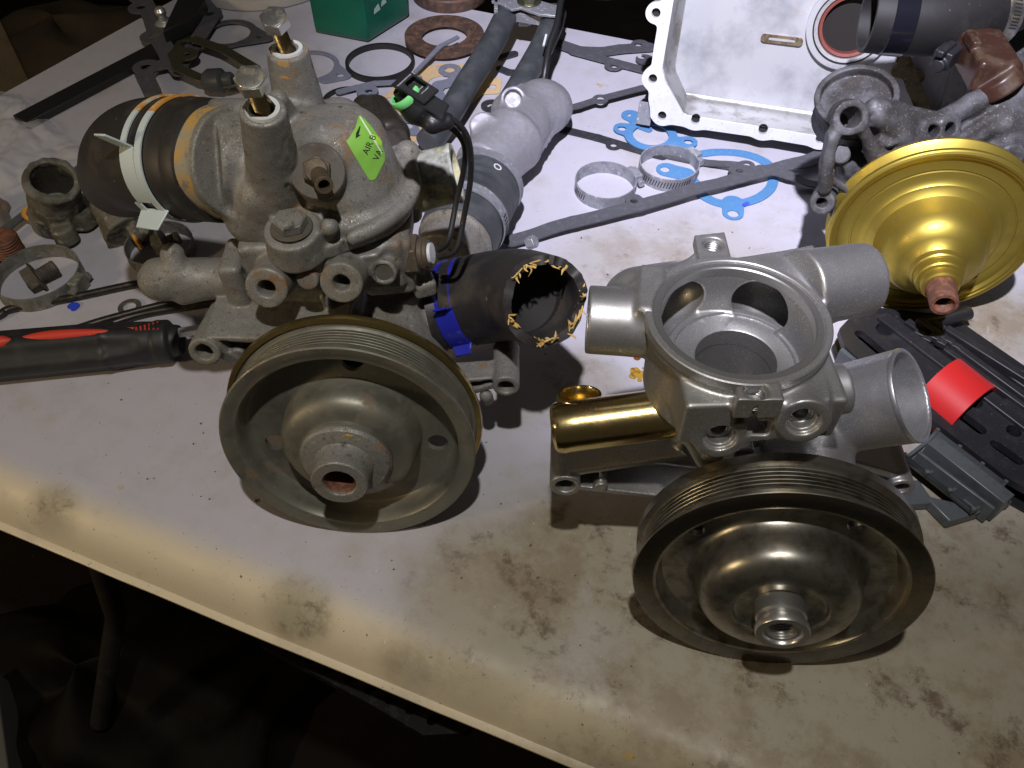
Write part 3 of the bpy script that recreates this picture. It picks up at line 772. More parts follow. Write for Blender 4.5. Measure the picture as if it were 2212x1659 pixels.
# right arm
rbx = V(1093, 836, 33.4)
B.cyl(rbx, rbx+np.array([0, 3.6, -.3]), .85, k=.1, rd=.06)
P_ = [rbx+np.array([-.2, .4, .35]), rbx+np.array([-.2, .4, -.6]), C1+np.array([1, 4.5, -4]), C1+np.array([1, 4.5, -.6])]
for q in P_: q[1] = rbx[1]+.5
B.plate(P_, (0, -1, 0), -1.6, 0, k=.2, rd=.1)
Q_ = [P_[0]+np.array([-.6, 0, -.3]), P_[1]+np.array([-.6, 0, .3]), P_[2]+np.array([0, 0, .5]), P_[3]+np.array([0, 0, -.5])]
B.plate(Q_, (0, -1, 0), -1.4, 1.5, k=.08, rd=.1, sub=True)
B.cyl(rbx+np.array([0, -1, 0]), rbx+np.array([0, 5, -.3]), .5, k=.03, rd=.03, sub=True)
B.cap(V(1050, 855, 34), V(1052, 862, 36.2), .45, k=.1)
# outlet towards the cut hose
o0 = V(880, 690, 39.0); o1 = V(948, 668, 39.4)
B.cyl((-8, 39.5, 10), o0, 2.8, 2.2, k=.8, rd=.4); B.cyl(o0, o1, 2.2, 2.2, k=.4, rd=.2)
B.box(V(915, 615, 37.8), (.7, .7, .6), rd=.3, rotz=20, k=.5)
# flat sealing flange and wall that carry the cover
fp = [(648, 566), (560, 520), (522, 486), (528, 470), (600, 440), (860, 330), (893, 400), (884, 470), (850, 560), (770, 575)]
B.plate([W(x, y, 16.6) for x, y in fp[:1]+fp[1:4]+[(560, 400), (900, 370), (886, 470), (815, 545), (720, 560)]], (0, 0, 1), -1.6, -.15, k=.3, rd=.15)
sdf_obj('pump_housing', B, M['oldcast'], old, amp=.012, seed=3)
mk('sensor_boss_face', lathe([(.5, -.1), (.5, -.14), (0, -.14)], pn2, bax, 20), M['olddark'], old)

# cover (thermostat housing)
T = Body((-19.5, 33.0, 15.0), (-1.0, 48.5, 27.0), .09); T.ks = .62
zf = 16.6
cov = [W(650, 562, zf), W(566, 520, zf), W(524, 484, zf), W(532, 455, zf), W(600, 420, zf), W(880, 330, zf), W(884, 420, zf), W(850, 480, zf), W(790, 530, zf), W(715, 560, zf)]
T.plate(cov, (0, 0, 1), 0, .85, k=.2, rd=.12)
cen = np.array([-10.1, 42.3, 0])
ctr = W(735, 445, 17.0); cen[0], cen[1] = ctr[0]+.3, ctr[1]+.4
T.cyl((cen[0], cen[1], 16.6), (cen[0], cen[1], 18.4), 4.0, 3.8, k=.35, rd=.5)
T.cyl((cen[0], cen[1], 17.2), (cen[0]-.2, cen[1]+.8, 22.3), 3.7, 2.5, k=.9, rd=1.5)
# bead along the right edge
bead = smooth_path([W(884, 345, 18.2), W(893, 400, 18.0), W(872, 445, 17.9), (W(820, 487, 17.9)), W(765, 512, 17.8)], 5)
for a_, b_ in zip(bead[:-1], bead[1:]): T.cap(a_, b_, .42, k=.25)
# elbow to the left hose neck
n0 = V(700, 330, 42.5); n1 = V(560, 345, 40.3); n2 = V(455, 345, 39.2)
T.cyl(n0, n1, 3.1, 3.2, k=.9, rd=1.2); T.cyl(n1, n2, 3.05, 2.85, k=.5, rd=.15); _h0 = V(482, 350, 39.2); _hx = nrm(V(345, 341, 41.6)-_h0); T.cyl(_h0-_hx*1.2, _h0+_hx*.6, 3.0, 2.9, k=.4, rd=.1)
T.cap(V(690, 300, 44), V(735, 280, 45), 2.2, 1.9, k=1.0)
# towers
tA, tAb = V(567, 236, 36.4), W(610, 470, 17.0)
tB, tBb = V(621, 108, 43.4), W(668, 330, 17.5)
T.cyl(tA, tAb, 1.12, 1.7, k=.7, rd=.1); T.cyl(tB, tBb, 1.12, 1.75, k=.7, rd=.1)
dA = nrm(tA-tAb); dB = nrm(tB-tBb)
T.cap(V(600, 215, 40), V(650, 300, 42), .5, .8, k=.7)      # web between the towers
T.cap(V(640, 190, 43.0), V(650, 260, 43), .3, .6, k=.4)
T.cap(V(470, 236, 40.6), V(560, 238, 41), .55, .7, k=.8)
lug = V(465, 232, 40.3); T.cyl(lug, lug+np.array([0, 0, -1.0]), .75, k=.2, rd=.15)
T.cap(V(560, 420, 37.2), V(545, 470, 37.6), 1.2, 1.5, k=.9)
# bolt pad at the front corner
bp = W(630, 492, 18.6); T.cyl((bp[0], bp[1]+.3, 16.8), (bp[0], bp[1], 18.55), 1.75, 1.5, k=.35, rd=.15)
T.cap(W(700, 510, 17.3), W(712, 490, 18.6), .5, k=.5)
# nipple boss
nb = T.hit(688, 372); nb = nb+nrm((.12, -.72, .62))*.5; nax = nrm((.12, -.72, .62))
T.cyl(nb-nax*2.6, nb, 1.75, 1.44, k=.5, rd=.06)
# right outlet root
w0 = V(830, 400, 42.0); w1 = V(896, 392, 42.0)
T.cyl(w0, w1, 2.0, 1.85, k=.7, rd=.2); T.cap(V(880, 330, 42.5), V(886, 470, 40.5), .75, k=.5)
# tower bores
T.cyl(tA+dA*.6, tA-dA*1.6, .84, k=.03, rd=.03, sub=True); T.cyl(tB+dB*.6, tB-dB*1.6, .84, k=.03, rd=.03, sub=True)
sdf_obj('thermostat_cover', T, M['oldcast'], old, amp=.012, seed=8)
mk('cover_joint', join(prism([p+np.array([0, 0, -.02]) for p in cov], (0, 0, -1), .1)), M['olddark'], old)
mk('flange_rust', lathe([(.87, -.02), (1.08, -.02), (1.125, -.15), (1.16, -.7), (1.2, -1.0), (1.1, -1.0), (1.0, -.6), (.87, -.3)], tB, dB, 40, closed=True, wob=.01), mat('rust_stain_ring', (.42, .23, .06), .1, .7, [(2, 5, .45, .6, (.30, .22, .12), .7)], [(6, .4)]), old)
# bolts in the towers
def bolt(name, base, top, rs, rh, hh, parent, tilt=None, head=None):
    d = nrm(top-base); L_ = np.linalg.norm(top-base)
    o = mk(name, lathe([(rs-.05, -.9)]+thread_prof(rs, -.9, L_-.05, .14, .055)+[(rs-.05, L_+.1)], base, d, 28), M['goldthread'], parent, smooth=30)
    hv = join(prism(ngon(top, d, rh), d, hh), lathe([(rh*.84, hh-.001), (rh*.84, hh+.03), (rh*.72, hh+.05), (0, hh+.04)], top, d, 32))
    mk('bolt_head', hv, M['zinc'], o, bevel=.05)
    for k in range(6):
        a = k*1.05; u, v, w = frame(d); c_ = top+d*(hh+.03)+(u*math.cos(a)+v*math.sin(a))*rh*.5
        if head: mk('head_mark', prism([c_+u*.03+v*.1, c_-u*.03+v*.1, c_-u*.03-v*.1, c_+u*.03-v*.1], d, .04), M['zinc'], o)
    return o
for (tp, dd, hx, hy, hyy) in ((tA, dA, 545, 168, 34.6), (tB, dB, 594, 36, 42.0)):
    mk('bushing', lathe([(.62, -.5), (.62, .12), (.84, .14), (.86, .08), (.86, -.5)], tp, dd, 40, closed=True), M['whitepl'], old)
    h = V(hx, hy, hyy)
    if tp is tA: h = V(547, 186, 35.7)
    else: h = V(598, 55, 42.7)
    bolt('bolt', tp-dd*.2, h, .4, .78, .62, old, head=True)
# corner bolt
bt = W(630, 492, 18.6)
o = mk('washer', lathe([(.4, 0), (1.12, 0), (1.15, .06), (1.1, .12), (.4, .12)], bt, (0, -.05, 1), 40, closed=True), M['olddark'], old)
o = mk('flange_bolt', join(prism(ngon(bt+np.array([0, 0, .12]), (0, -.05, 1), .92, rot=.3), (0, -.05, 1), .55), lathe([(.8, .67), (.7, .72), (0, .70)], bt, (0, -.05, 1), 24)), M['oldcast'], old, bevel=.06)
# nipple
mk('nipple_nut', join(prism(ngon(nb+nax*.05, nax, .78, rot=.4), nax, .55), lathe([(.62, .6), (.6, .8), (0, .8)], nb, nax, 24)), M['bronze'], old, bevel=.05)
ndir = nrm(V(702, 404, nb[1]-2.5)-nb)
mk('air_nipple', lathe([(.46, .5), (.46, 1.2), (.42, 1.3), (.44, 2.2), (.46, 2.25), (.46, 2.5), (.42, 2.55), (.3, 2.55), (.28, 2.4), (.27, 1.2), (0, 1.2)], nb, ndir, 32), M['bronze'], old)
mk('nipple_seat', lathe([(.7, -.3), (1.42, -.3), (1.46, .06), (1.40, .12), (.7, .12)], nb, nax, 36, closed=True), M['olddark'], old)
mk('lug_face', lathe([(.0, .05), (.6, .05), (.68, .0), (.70, -.1)], lug, (0, -.1, 1), 28), M['corroded'], old)

# corroded right outlet pipe
w1 = V(900, 394, 42.0); w2 = V(992, 372, 42.2)
axr = nrm(w2-w1)
mk('outlet_pipe', lathe([(1.9, -.3), (1.82, -.1), (1.78, .1), (1.74, .6), (1.72, 1.6), (1.74, 2.2), (1.82, 2.4), (1.78, 2.55), (1.45, 2.55), (1.42, 2.2), (1.4, 0)], w1, axr, 56, wob=.008), M['corroded'], old)

# label stuck on the dome
def decal(name, P, mat_, parent, lift=.03, nx=10, ny=14):
    """quad patch laid on the cover surface; P = 4 corners seen from the front"""
    vs = []; ok = True
    P = np.array(P, float); last = None
    for j in range(ny+1):
        for i in range(nx+1):
            s_, t_ = i/nx, j/ny
            q = (P[0]*(1-s_)+P[1]*s_)*(1-t_)+(P[3]*(1-s_)+P[2]*s_)*t_
            h = T.hit(q[0], q[1])
            if h is None: h = last if last is not None else np.array([-6, 40, 20.])
            last = h; vs.append(h-nrm(ray(q[0], q[1]))*lift)
    fs = [(j*(nx+1)+i, j*(nx+1)+i+1, (j+1)*(nx+1)+i+1, (j+1)*(nx+1)+i) for j in range(ny) for i in range(nx)]
    return mk(name, (np.array(vs), fs), mat_, parent, smooth=60)
def stick_poly(pts, lift):
    """thin flat shape following the cover surface from a filled outline"""
    out = []
    for p in pts:
        h = T.hit(p[0], p[1]); out.append(None if h is None else h-nrm(ray(p[0], p[1]))*lift)
    return out
def fill_patch(name, outline, mat_, parent, lift, step=5, label=None):
    P = np.array(outline, float); lo = P.min(0)-step; hi = P.max(0)+step
    bm = bmesh.new(); 
    vs = [bm.verts.new((p[0], p[1], 0)) for p in P]; bm.faces.new(vs)
    bmesh.ops.triangulate(bm, faces=bm.faces)
    for _ in range(3):
        ed = [e for e in bm.edges if e.calc_length() > step]
        if not ed: break
        bmesh.ops.subdivide_edges(bm, edges=ed, cuts=1)
        bmesh.ops.triangulate(bm, faces=bm.faces)
    v = []; last = None
    for q in bm.verts:
        h = T.hit(q.co.x, q.co.y)
        if h is None: h = last if last is not None else V(q.co.x, q.co.y, 41)
        last = h; v.append(h-nrm(ray(q.co.x, q.co.y))*lift)
    bm.verts.index_update(); f = [tuple(q.index for q in fc.verts) for fc in bm.faces]; bm.free()
    return mk(name, (np.array(v), f), mat_, parent, smooth=70, label=label)
lab = fill_patch('label', [(748, 305), (754, 298), (768, 275), (775, 250), (779, 248), (800, 270), (822, 300), (832, 335), (831, 348), (812, 386), (804, 390), (797, 388), (786, 370), (765, 335)], M['green'], old, .04)
fill_patch('label_dot', [(798, 290), (808, 290), (820, 298), (826, 308), (824, 316), (816, 312), (806, 302)], mat('bright_green_patch', (.42, .75, .05), 0, .3), old, .055)  # brighter green patch laid over the label
fill_patch('label_shine', [(776, 252), (779, 252), (802, 288), (826, 330), (824, 332), (800, 292)], mat('painted_label_shine', (.7, .85, .6), 0, .2), old, .06)  # pale streak paints the curved shine of the label
def text_patch(s, origin, right, down, parent, mat_, lift, surf=None, bold=0, name='lettering'):
    cu = bpy.data.curves.new('t', 'FONT'); cu.body = s; cu.size = 1; cu.resolution_u = 3; cu.offset = bold
    ob = bpy.data.objects.new('t', cu); sc.collection.objects.link(ob); bpy.context.view_layer.update()
    me = bpy.data.meshes.new_from_object(ob.evaluated_get(bpy.context.evaluated_depsgraph_get()))
    vs = []; o = np.array(origin, float); R = np.array(right, float); D = np.array(down, float)
    for v in me.vertices:
        q = o+R*v.co.x-D*v.co.y
        if surf is None: vs.append(q)
        else:
            h = surf.hit(q[0], q[1]); h = V(q[0], q[1], 41) if h is None else h
            vs.append(h-nrm(ray(q[0], q[1]))*lift)
    f = [tuple(p.vertices) for p in me.polygons]
    bpy.data.objects.remove(ob); bpy.data.meshes.remove(me)
    if not f: return None
    return mk(name, (np.array(vs), f), mat_, parent, smooth=None)
text_patch('AIR B', (794, 335), (8.2, -17), (18, 8), lab, M['ink'], .062, T)
text_patch('VA', (817, 348), (8.2, -17), (18, 8), lab, M['ink'], .062, T)
fill_patch('arrow', [(768, 299), (769, 288), (772, 290), (777, 272), (779, 273), (775, 291), (779, 292)], M['ink'], lab, .062, 8)

# left hose with spring clamp
h0 = V(482, 350, 39.2); hm = V(345, 341, 41.6); hx = nrm(hm-h0)
hp = smooth_path([h0+hx*2.6, h0+hx*4.2, V(322, 341, 42.2), V(285, 352, 43.6), V(262, 385, 45.0)], 6)
mk('inlet_hose', lathe([(2.75, .2), (3.05, .0), (3.3, .1), (3.36, .3), (3.38, .9), (3.36, 1.0), (3.36, 1.15), (3.40, 1.3), (3.42, 2.2), (3.38, 2.7), (3.36, 3.0), (2.6, 3.0), (2.3, .2)], h0, hx, 72, wob=.004, closed=True), M['dustrubber'], old)
mk('hose_bend', sweep(hp, [3.36, 3.42, 3.42, 3.36, 3.2, 3.0, 2.8, 2.6], 64, inner=.84), M['dustrubber'], old, smooth=60)
mk('hose_end_film', lathe([(2.7, -.9), (3.02, -.75), (3.06, -.2), (3.12, .02), (2.9, .06)], h0, hx, 72, closed=True, wob=.02), mat('orange_corroded_neck', (.30, .27, .19), .1, .7, [(.5, 6, .45, .6, (.45, .27, .07), .8), (1.2, 6, .55, .65, (.20, .19, .16), .7)], [(6, .5)]), old)
u_, v_, w_ = frame(hx)
def band(name, c, axis, r, w, a0, a1, mat_, parent, th=.09, n=60, label=None):
    return mk(name, lathe([(r, -w/2), (r+th, -w/2), (r+th, w/2), (r, w/2)], c, axis, n, closed=True, a0=math.radians(a0), a1=math.radians(a1)), mat_, parent, label=label)
def ang_of(c, axis, p):
    u, v, w = frame(axis); q = np.asarray(p)-c; return math.degrees(math.atan2(q@v, q@u))
# clamp planes by where they cross the hose
ca = h0+hx*3.1; 
fwd = ang_of(ca, hx, ca+np.array([0, -1, .15])); upa = ang_of(ca, hx, ca+np.array([0, 0.3, 1]))
sg = 1 if ((upa-fwd) % 360) < 180 else -1
def arc(c, r, w, f0, f1, m_, nm='clamp_band', **k):
    a, b_ = fwd+sg*f0, fwd+sg*f1
    return band(nm, c, hx, r, w, min(a, b_), max(a, b_), m_, clamp, **k)
clamp = mk('spring_clamp', lathe([(3.44, -.42), (3.53, -.42), (3.53, .42), (3.44, .42)], ca-hx*.15, hx, 60, closed=True, a0=math.radians(min(fwd+sg*-200, fwd+sg*-22)), a1=math.radians(max(fwd+sg*-200, fwd+sg*-22))), M['whiteclamp'], old)
arc(ca+hx*.72, 3.46, .42, 40, 75, M['whiteclamp']); arc(ca-hx*.55, 3.46, .50, -22, 75, M['whiteclamp'])
arc(ca+hx*.72, 3.461, .421, 75, 165, M['rustyclamp']); arc(ca-hx*.55, 3.461, .501, 75, 165, M['rustyclamp'])
arc(ca+hx*.36, 3.46, 1.15, -12, 40, M['whiteclamp'])
def onh(c, f, r):
    a = math.radians(fwd+sg*f); return c+(u_*math.cos(a)+v_*math.sin(a))*r
def tongue(c, f, r0, r1, w, lean=0):
    a = onh(c, f, r0); b_ = onh(c, f+lean, r1); t = nrm(onh(c, f+5, r0)-onh(c, f, r0))
    return prism([a-hx*w/2-t*.06, a+hx*w/2-t*.06, b_+hx*w/2*.8-t*.06, b_-hx*w/2*.8-t*.06], t, .13)
mk('clamp_tab', tongue(ca+hx*.45, 40, 3.45, 5.1, 1.15, 3), M['whiteclamp'], clamp, bevel=.05)
mk('clamp_tab', tongue(ca+hx*.1, -22, 3.45, 4.7, 2.3, -2), M['whiteclamp'], clamp, bevel=.05)
arc(ca+hx*.85, 3.56, .5, -22, -12, M['whiteclamp'])

# hose cut off at the lower right with blue clamp
q0 = V(922, 672, 39.3); q1 = V(975, 660, 39.6); q2 = V(1045, 645, 39.2); q3 = V(1118, 638, 37.6); q4 = V(1178, 652, 34.9)
path = smooth_path([q0, q1, q2, q3, q4], 9)
hv = sweep(path, [2.8, 2.85, 2.95, 2.95, 2.85, 2.72], 64, inner=.80)
v, f = hv; v = v.copy()
# rip the far edge slightly
tip = np.linalg.norm(v-q4, axis=1) < 3.4; rs = np.random.RandomState(5)
ax4 = nrm(path[-1]-path[-3])
for i in np.where(tip)[0]:
    if np.dot(v[i]-q4, ax4) > -.25:
        a = ang_of(q4, ax4, v[i]); v[i] += ax4*(.16*math.sin(math.radians(a)*2+.6)+.12*math.sin(math.radians(a)*5+1)+rs.randn()*.07)
cut = mk('cut_hose', (v, f), M['dustrubber'], old, smooth=60)
mk('hose_inside', lathe([(2.36, -1.0), (2.25, -3), (0, -4.4)], q4, ax4, 40, cap0=False), M['bore'], old)
def tufts(c, axis, r, angs, parent, mat_, seed=2, n=7, L_=.5):
    rs = np.random.RandomState(seed); u, v, w = frame(axis)
    for a in angs:
        parts = []
        base = nrm(rs.randn(3)*.8+w*.7)
        for k in range(int(n*rs.uniform(.3, 1.3)*(.5 if rs.rand() < .4 else 1))):
            aa = math.radians(a+rs.randn()*4); p = c+(u*math.cos(aa)+v*math.sin(aa))*(r+rs.randn()*.05)+w*.05
            d1 = nrm(base+rs.randn(3)*.45)
            tl = np.cross(w, (u*math.cos(aa)+v*math.sin(aa)))*rs.randn()*.5
            m1 = p+(d1+tl)*L_*.5*rs.uniform(.5, 1.3); m2 = m1+nrm(rs.randn(3)*.6+d1*1.2)*L_*.5*rs.uniform(.2, 1.3)
            parts.append(sweep(smooth_path([p-w*.1, m1, m2], 4), [.04, rs.uniform(.04, .10), .012], 6))
        if parts: mk('cord_fray', join(*parts), mat_, parent)
u4, v4, w4 = frame(ax4)
angs = [ang_of(q4, ax4, V(px, py, 35)) for px, py in ((1145, 597), (1152, 580), (1205, 578), (1222, 580), (1240, 600), (1248, 640), (1250, 668), (1245, 700), (1240, 722), (1090, 680), (1095, 670), (1135, 740), (1165, 745), (1215, 735))]
tufts(q4, ax4, 2.45, angs, cut, M['yellowfibre'], n=8, L_=.75)
bcn = path[12]; bax2 = nrm(path[14]-path[10])
blu = mk('blue_clamp', lathe([(2.88, -.14), (2.98, -.14), (2.98, .14), (2.88, .14)], bcn-bax2*.55, bax2, 64, closed=True), M['blueclamp'], old)
mk('clamp_band', lathe([(2.88, -.13), (2.98, -.13), (2.98, .13), (2.88, .13)], bcn+bax2*.55, bax2, 64, closed=True), M['blueclamp'], blu)
f2 = ang_of(bcn, bax2, V(985, 710, 36)); u2, v2, w2 = frame(bax2)
s2 = 1 if ((ang_of(bcn, bax2, bcn+np.array([0, 0, 1]))-f2) % 360) < 180 else -1
def onb(f_, r, off=0):
    a = math.radians(f2+s2*f_); return bcn+bax2*off+(u2*math.cos(a)+v2*math.sin(a))*r
lo_, hi_ = sorted((math.radians(f2-s2*38), math.radians(f2+s2*18)))
mk('clamp_buckle', lathe([(2.95, -.75), (3.07, -.75), (3.07, .6), (2.95, .6)], bcn, bax2, 24, closed=True, a0=lo_, a1=hi_), M['blueclamp'], blu, bevel=.03)
for f_, w_, R_ in ((18, .55, 3.9), (-38, .7, 3.7)):
    a_, b_ = onb(f_, 2.98), onb(f_+(3 if f_ > 0 else -3), R_); t_ = nrm(onb(f_+4, 2.8)-onb(f_, 2.8))
    mk('clamp_tab', prism([a_-bax2*w_, a_+bax2*w_, b_+bax2*w_*.75, b_-bax2*w_*.75], t_, .13), M['blueclamp'], blu, bevel=.04)

# temperature sensor and its lead
s0 = V(872, 552, 37.6); s1 = V(945, 546, 37.4); sx = nrm(s1-s0)
mk('sensor_nut', join(lathe([(1.0, -.2), (1.05, .1), (.9, .15)], s0, sx, 32), prism(ngon(s0+sx*.12, sx, 1.28, rot=.2), sx, .95), lathe([(1.0, 1.05), (1.0, 1.35), (.85, 1.4), (.85, 1.6), (.5, 1.6)], s0, sx, 32)), M['bronze'], old, bevel=.06)
mk('sensor_seal', lathe([(.62, 1.55), (.62, 1.78), (.3, 1.8), (0, 1.78)], s0, sx, 28), M['whitepl'], old)
for k, pts in enumerate(([(948, 540, 37.6), (968, 520, 37.2), (985, 440, 38.5), (1003, 360, 38.6), (1002, 310, 38.0), (975, 276, 37.5), (945, 262, 37.2)],
                         [(948, 556, 37.4), (985, 540, 37), (1003, 465, 37.8), (1017, 380, 37.8), (1013, 308, 37.4), (988, 266, 37.1), (948, 250, 36.9)])):
    mk('sensor_wire', sweep(smooth_path([V(*p) for p in pts], 10), .165, 12), M['rubber'], old)
cb = Body((-9, 33, 20), (-2, 41, 28.5), .06)
k0 = V(948, 262, 37.3); k1 = V(905, 235, 37.3); k2 = V(875, 205, 37.3); k3 = V(862, 190, 37.3)
cb.cap(k0, k1, .55, .85, k=.3); cb.cyl(k1, k2, .85, .74, k=.2, rd=.15); cb.cyl(k2, k3, .42, k=.05, rd=.08)
cx_ = nrm(k1-k0); side = nrm(np.cross(cx_, (0, -.7, .7)))
if side[0] < 0: side = -side
cb.box(V(925, 222, 37.1), (.95, .42, .35), ax=(cx_, side, np.cross(cx_, side)), k=.08, rd=.08)
cb.box(V(897, 190, 37.1), (.75, .5, .28), ax=(nrm(V(885, 170, 37)-V(912, 210, 37)), side, np.cross(cx_, side)), k=.08, rd=.06)
cb.box(V(905, 185, 36.8), (.38, .26, .5), ax=(nrm(V(885, 170, 37)-V(912, 210, 37)), side, np.cross(cx_, side)), k=.02, rd=.03, sub=True)
cb.cap(V(935, 268, 36.8), V(965, 262, 37.0), .5, .42, k=.2)
plug = sdf_obj('plug_connector', cb, M['blackpl'], old)
mk('seal_ring', lathe([(.70, -.2), (.80, -.2), (.84, -.08), (.84, .1), (.80, .2), (.7, .2)], k2+nrm(k3-k2)*-.05, nrm(k3-k2), 40, closed=True), M['greenseal'], plug)
tx = W(910, 258, k0[2]+.2)
text_patch('S MMA', V(912, 254, 36.55), (V(950, 268, 36.5)-V(912, 254, 36.5))*.28, np.array([0, .15, -.32]), plug, M['whiteprint'], 0)
# ------------------------------------------------------------------ the new water pump (right)
A2 = nrm((-.145, -.98, .13)); C2 = W(1680, 1268, 7.45)
new = thing('new_water_pump', 'clean new silver water pump with open round well and dark polished pulley', 'water pump', (C2[0], C2[1]+5, 0))
P2 = [(6.5, -3.0), (7.3, -3.05), (7.35, -3.0), (7.35, -2.35), (7.15, -2.28)]+ribs(-2.2, -.75, 5, 7.04, 6.66)+[(7.02, -.62), (7.25, -.42), (7.42, -.08), (7.48, -.02), (7.46, .03), (6.35, .0), (6.25, -.04), (6.15, -.2), (6.1, -.75), (5.95, -1.05), (5.7, -1.15), (4.75, -1.1), (4.45, -.98), (4.25, -.7), (4.16, -.2), (4.14, .3), (4.05, .75), (3.85, 1.1), (3.5, 1.38), (3.05, 1.52), (2.6, 1.58), (2.42, 1.56), (2.34, 1.48), (2.28, 1.25), (2.1, 1.12), (1.3, 1.1), (1.25, .8), (1.25, .2), (3.4, .6), (3.8, .1), (4.0, -1.2), (4.3, -1.4), (6.2, -1.5), (6.3, -1.7), (6.4, -2.9)]
P2 = [(r_, h_ if h_ > -.6 else -.6+(h_+.6)*(.85 if r_ > 6.35 else 1)) for r_, h_ in P2]
aniso_axis[0] = 'Y'
M['polished'] = mat('polished_dark_steel', (.33, .32, .285), .92, .33, [(1.2, 4, .45, .7, (.17, .155, .12), .34), (.3, 3, .55, .7, (.34, .28, .18), .3)], [(20, .03)])
p2 = pulley('pulley', C2, A2, P2, M['polished'], new, (56, -37, 152, -124), .45, 5.2, label='dark polished ribbed pulley')
mk('pulley_flange', lathe([(6.42, .012), (7.40, .045), (7.44, .02), (6.40, -.01)], C2, A2, 128, closed=True), M['darkzinc'], new)
mk('hub', lathe([(1.28, .9), (1.26, 1.9), (1.16, 2.0), (1.14, 2.25), (1.2, 2.35), (1.3, 2.35), (1.34, 2.4), (1.34, 2.7), (1.29, 2.78), (.98, 2.78), (.93, 2.72), (.9, 2.6)]+[(r_, h_-0) for r_, h_ in thread_prof(.84, 2.58, .9, .16, .10)]+[(.5, .8), (0, .8)], C2, A2, 64), M['machined'], new)

R2 = nrm((0, .03, 1)); rc = W(1595, 684, 19.9)     # centre and normal of the open well
ru, rv, rw = frame(R2, (0, 1, 0))
def rp(px, py, d=0):
    """point on the well's rim plane seen at a place, pushed d along its normal"""
    r = ray(px, py); o = np.array([0, 0, CAMH]); t = np.dot(rc+R2*d-o, R2)/np.dot(r, R2); return o+r*t
N2 = Body((1.0, 22.0, 2.0), (26.5, 37.0, 21.2), .085)
N2.cyl(C2-A2*3.4, C2-A2*8.5, 4.4, 5.0, k=.25, rd=.3); N2.cyl(C2-A2*1.6, C2-A2*4, 2.0)
# well drum
N2.cyl(rc-R2*1.0, rc-R2*.02, 4.15, 4.28, k=.15, rd=.06); N2.cyl(rc-R2*4.8, rc-R2*.5, 3.85, 3.95, k=.3, rd=.2)
N2.plate([rp(*q, -.35) for q in ((1366, 612), (1440, 590), (1500, 545), (1560, 560), (1690, 540), (1757, 528), (1790, 640), (1780, 740), (1600, 800), (1440, 770))], R2, -.55, 0, k=.15, rd=.07)
N2.plate([rp(*q, 0) for q in ((1500, 507), (1566, 500), (1582, 560), (1512, 575))], R2, -.7, 0, k=.12, rd=.07)
e_ = [rp(*q, 0) for q in ((1590, 836), (1684, 826), (1696, 872), (1612, 886), (1594, 878))]
N2.plate(e_, R2, -1.15, .1, k=.06, rd=.06)
# front bolting block
b1, b2 = V(1556, 946, 22.4), V(1737, 912, 22.3); fb = nrm((-.05, -.97, .22))
for q, r_ in ((b1, 1.22), (b2, 1.2)): N2.cyl(q, q-fb*4.5, r_, r_*1.05, k=.3, rd=.08)
N2.plate([b1+np.array([-1.0, .2, 1.2]), b2+np.array([1.0, .2, 1.1]), b2+np.array([.8, .2, -1.0]), b1+np.array([-.9, .2, -.9])], fb, -5, 0, k=.25, rd=.12)
N2.box((b1+b2)/2+np.array([-.1, 3.0, .15]), (3.6, 2.7, 1.35), rd=.2, rotz=3, k=.25)
sqc = V(1640, 929, 22.4)
N2.box(sqc, (.52, 1.6, .45), rd=.15, rotz=3, k=.04, sub=True)
for q in (b1, b2):
    N2.cyl(q+fb*.3, q-fb*.22, .80, .74, k=.04, rd=.02, sub=True); N2.cyl(q, q-fb*.7, .58, .55, k=.03, rd=.02, sub=True); N2.cyl(q, q-fb*3.5, .36, k=.03, rd=.02, sub=True)
# short spigots
l0, l1 = V(1420, 700, 28.6), V(1268, 690, 28.9); N2.cyl(l0, l1, 1.72, 1.68, k=.2, rd=.12)
r0, r1 = V(1725, 625, 30.2), V(1868, 603, 31.4); N2.cyl(r0, r1, 1.95, 1.85, k=.25, rd=.15)
N2.box(V(1400, 660, 29.2), (.6, 1.6, 1.3), rd=.2, rotz=-8, k=.4)
s0_, s1_ = V(1755, 850, 26.0), V(1826, 838, 26.2); N2.cyl(s0_, s1_, 1.25, 1.25, k=.2, rd=.12)
g0, g1 = V(1520, 885, 26.2), V(1448, 893, 26.0); N2.cyl(g0, g1, 1.5, 1.48, k=.25, rd=.06)
N2.cap(V(1440, 820, 27), V(1452, 850, 26.6), .5, k=.3)
# big outlet
t1_ = W(1970, 853, 12.3); ta = nrm((.70, -.28, .66)); t0_ = t1_-ta*9.5
N2.cyl(t0_, t1_, 2.35, 2.62, k=.5, rd=.06)
N2.cap(t0_+ta*2+np.array([-.8, .5, 2.0]), t1_-ta*.8+np.array([-1.0, .6, 1.75]), .5, .42, k=.3)
# feet / webs from block down
N2.cap(V(1500, 930, 24.8), V(1530, 985, 25.2), .75, k=.4)
pf = V(1540, 988, 24.0); N2.cyl(pf, pf+np.array([0, 2.5, .3]), .5, k=.15, rd=.05)
N2.box(V(1590, 985, 26.0), (.55, .8, 1.6), rd=.15, k=.3)
N2.box((b1[0]+1.8, 28.5, 12.5), (2.4, 2.2, 3.5), rd=.5, k=.6)
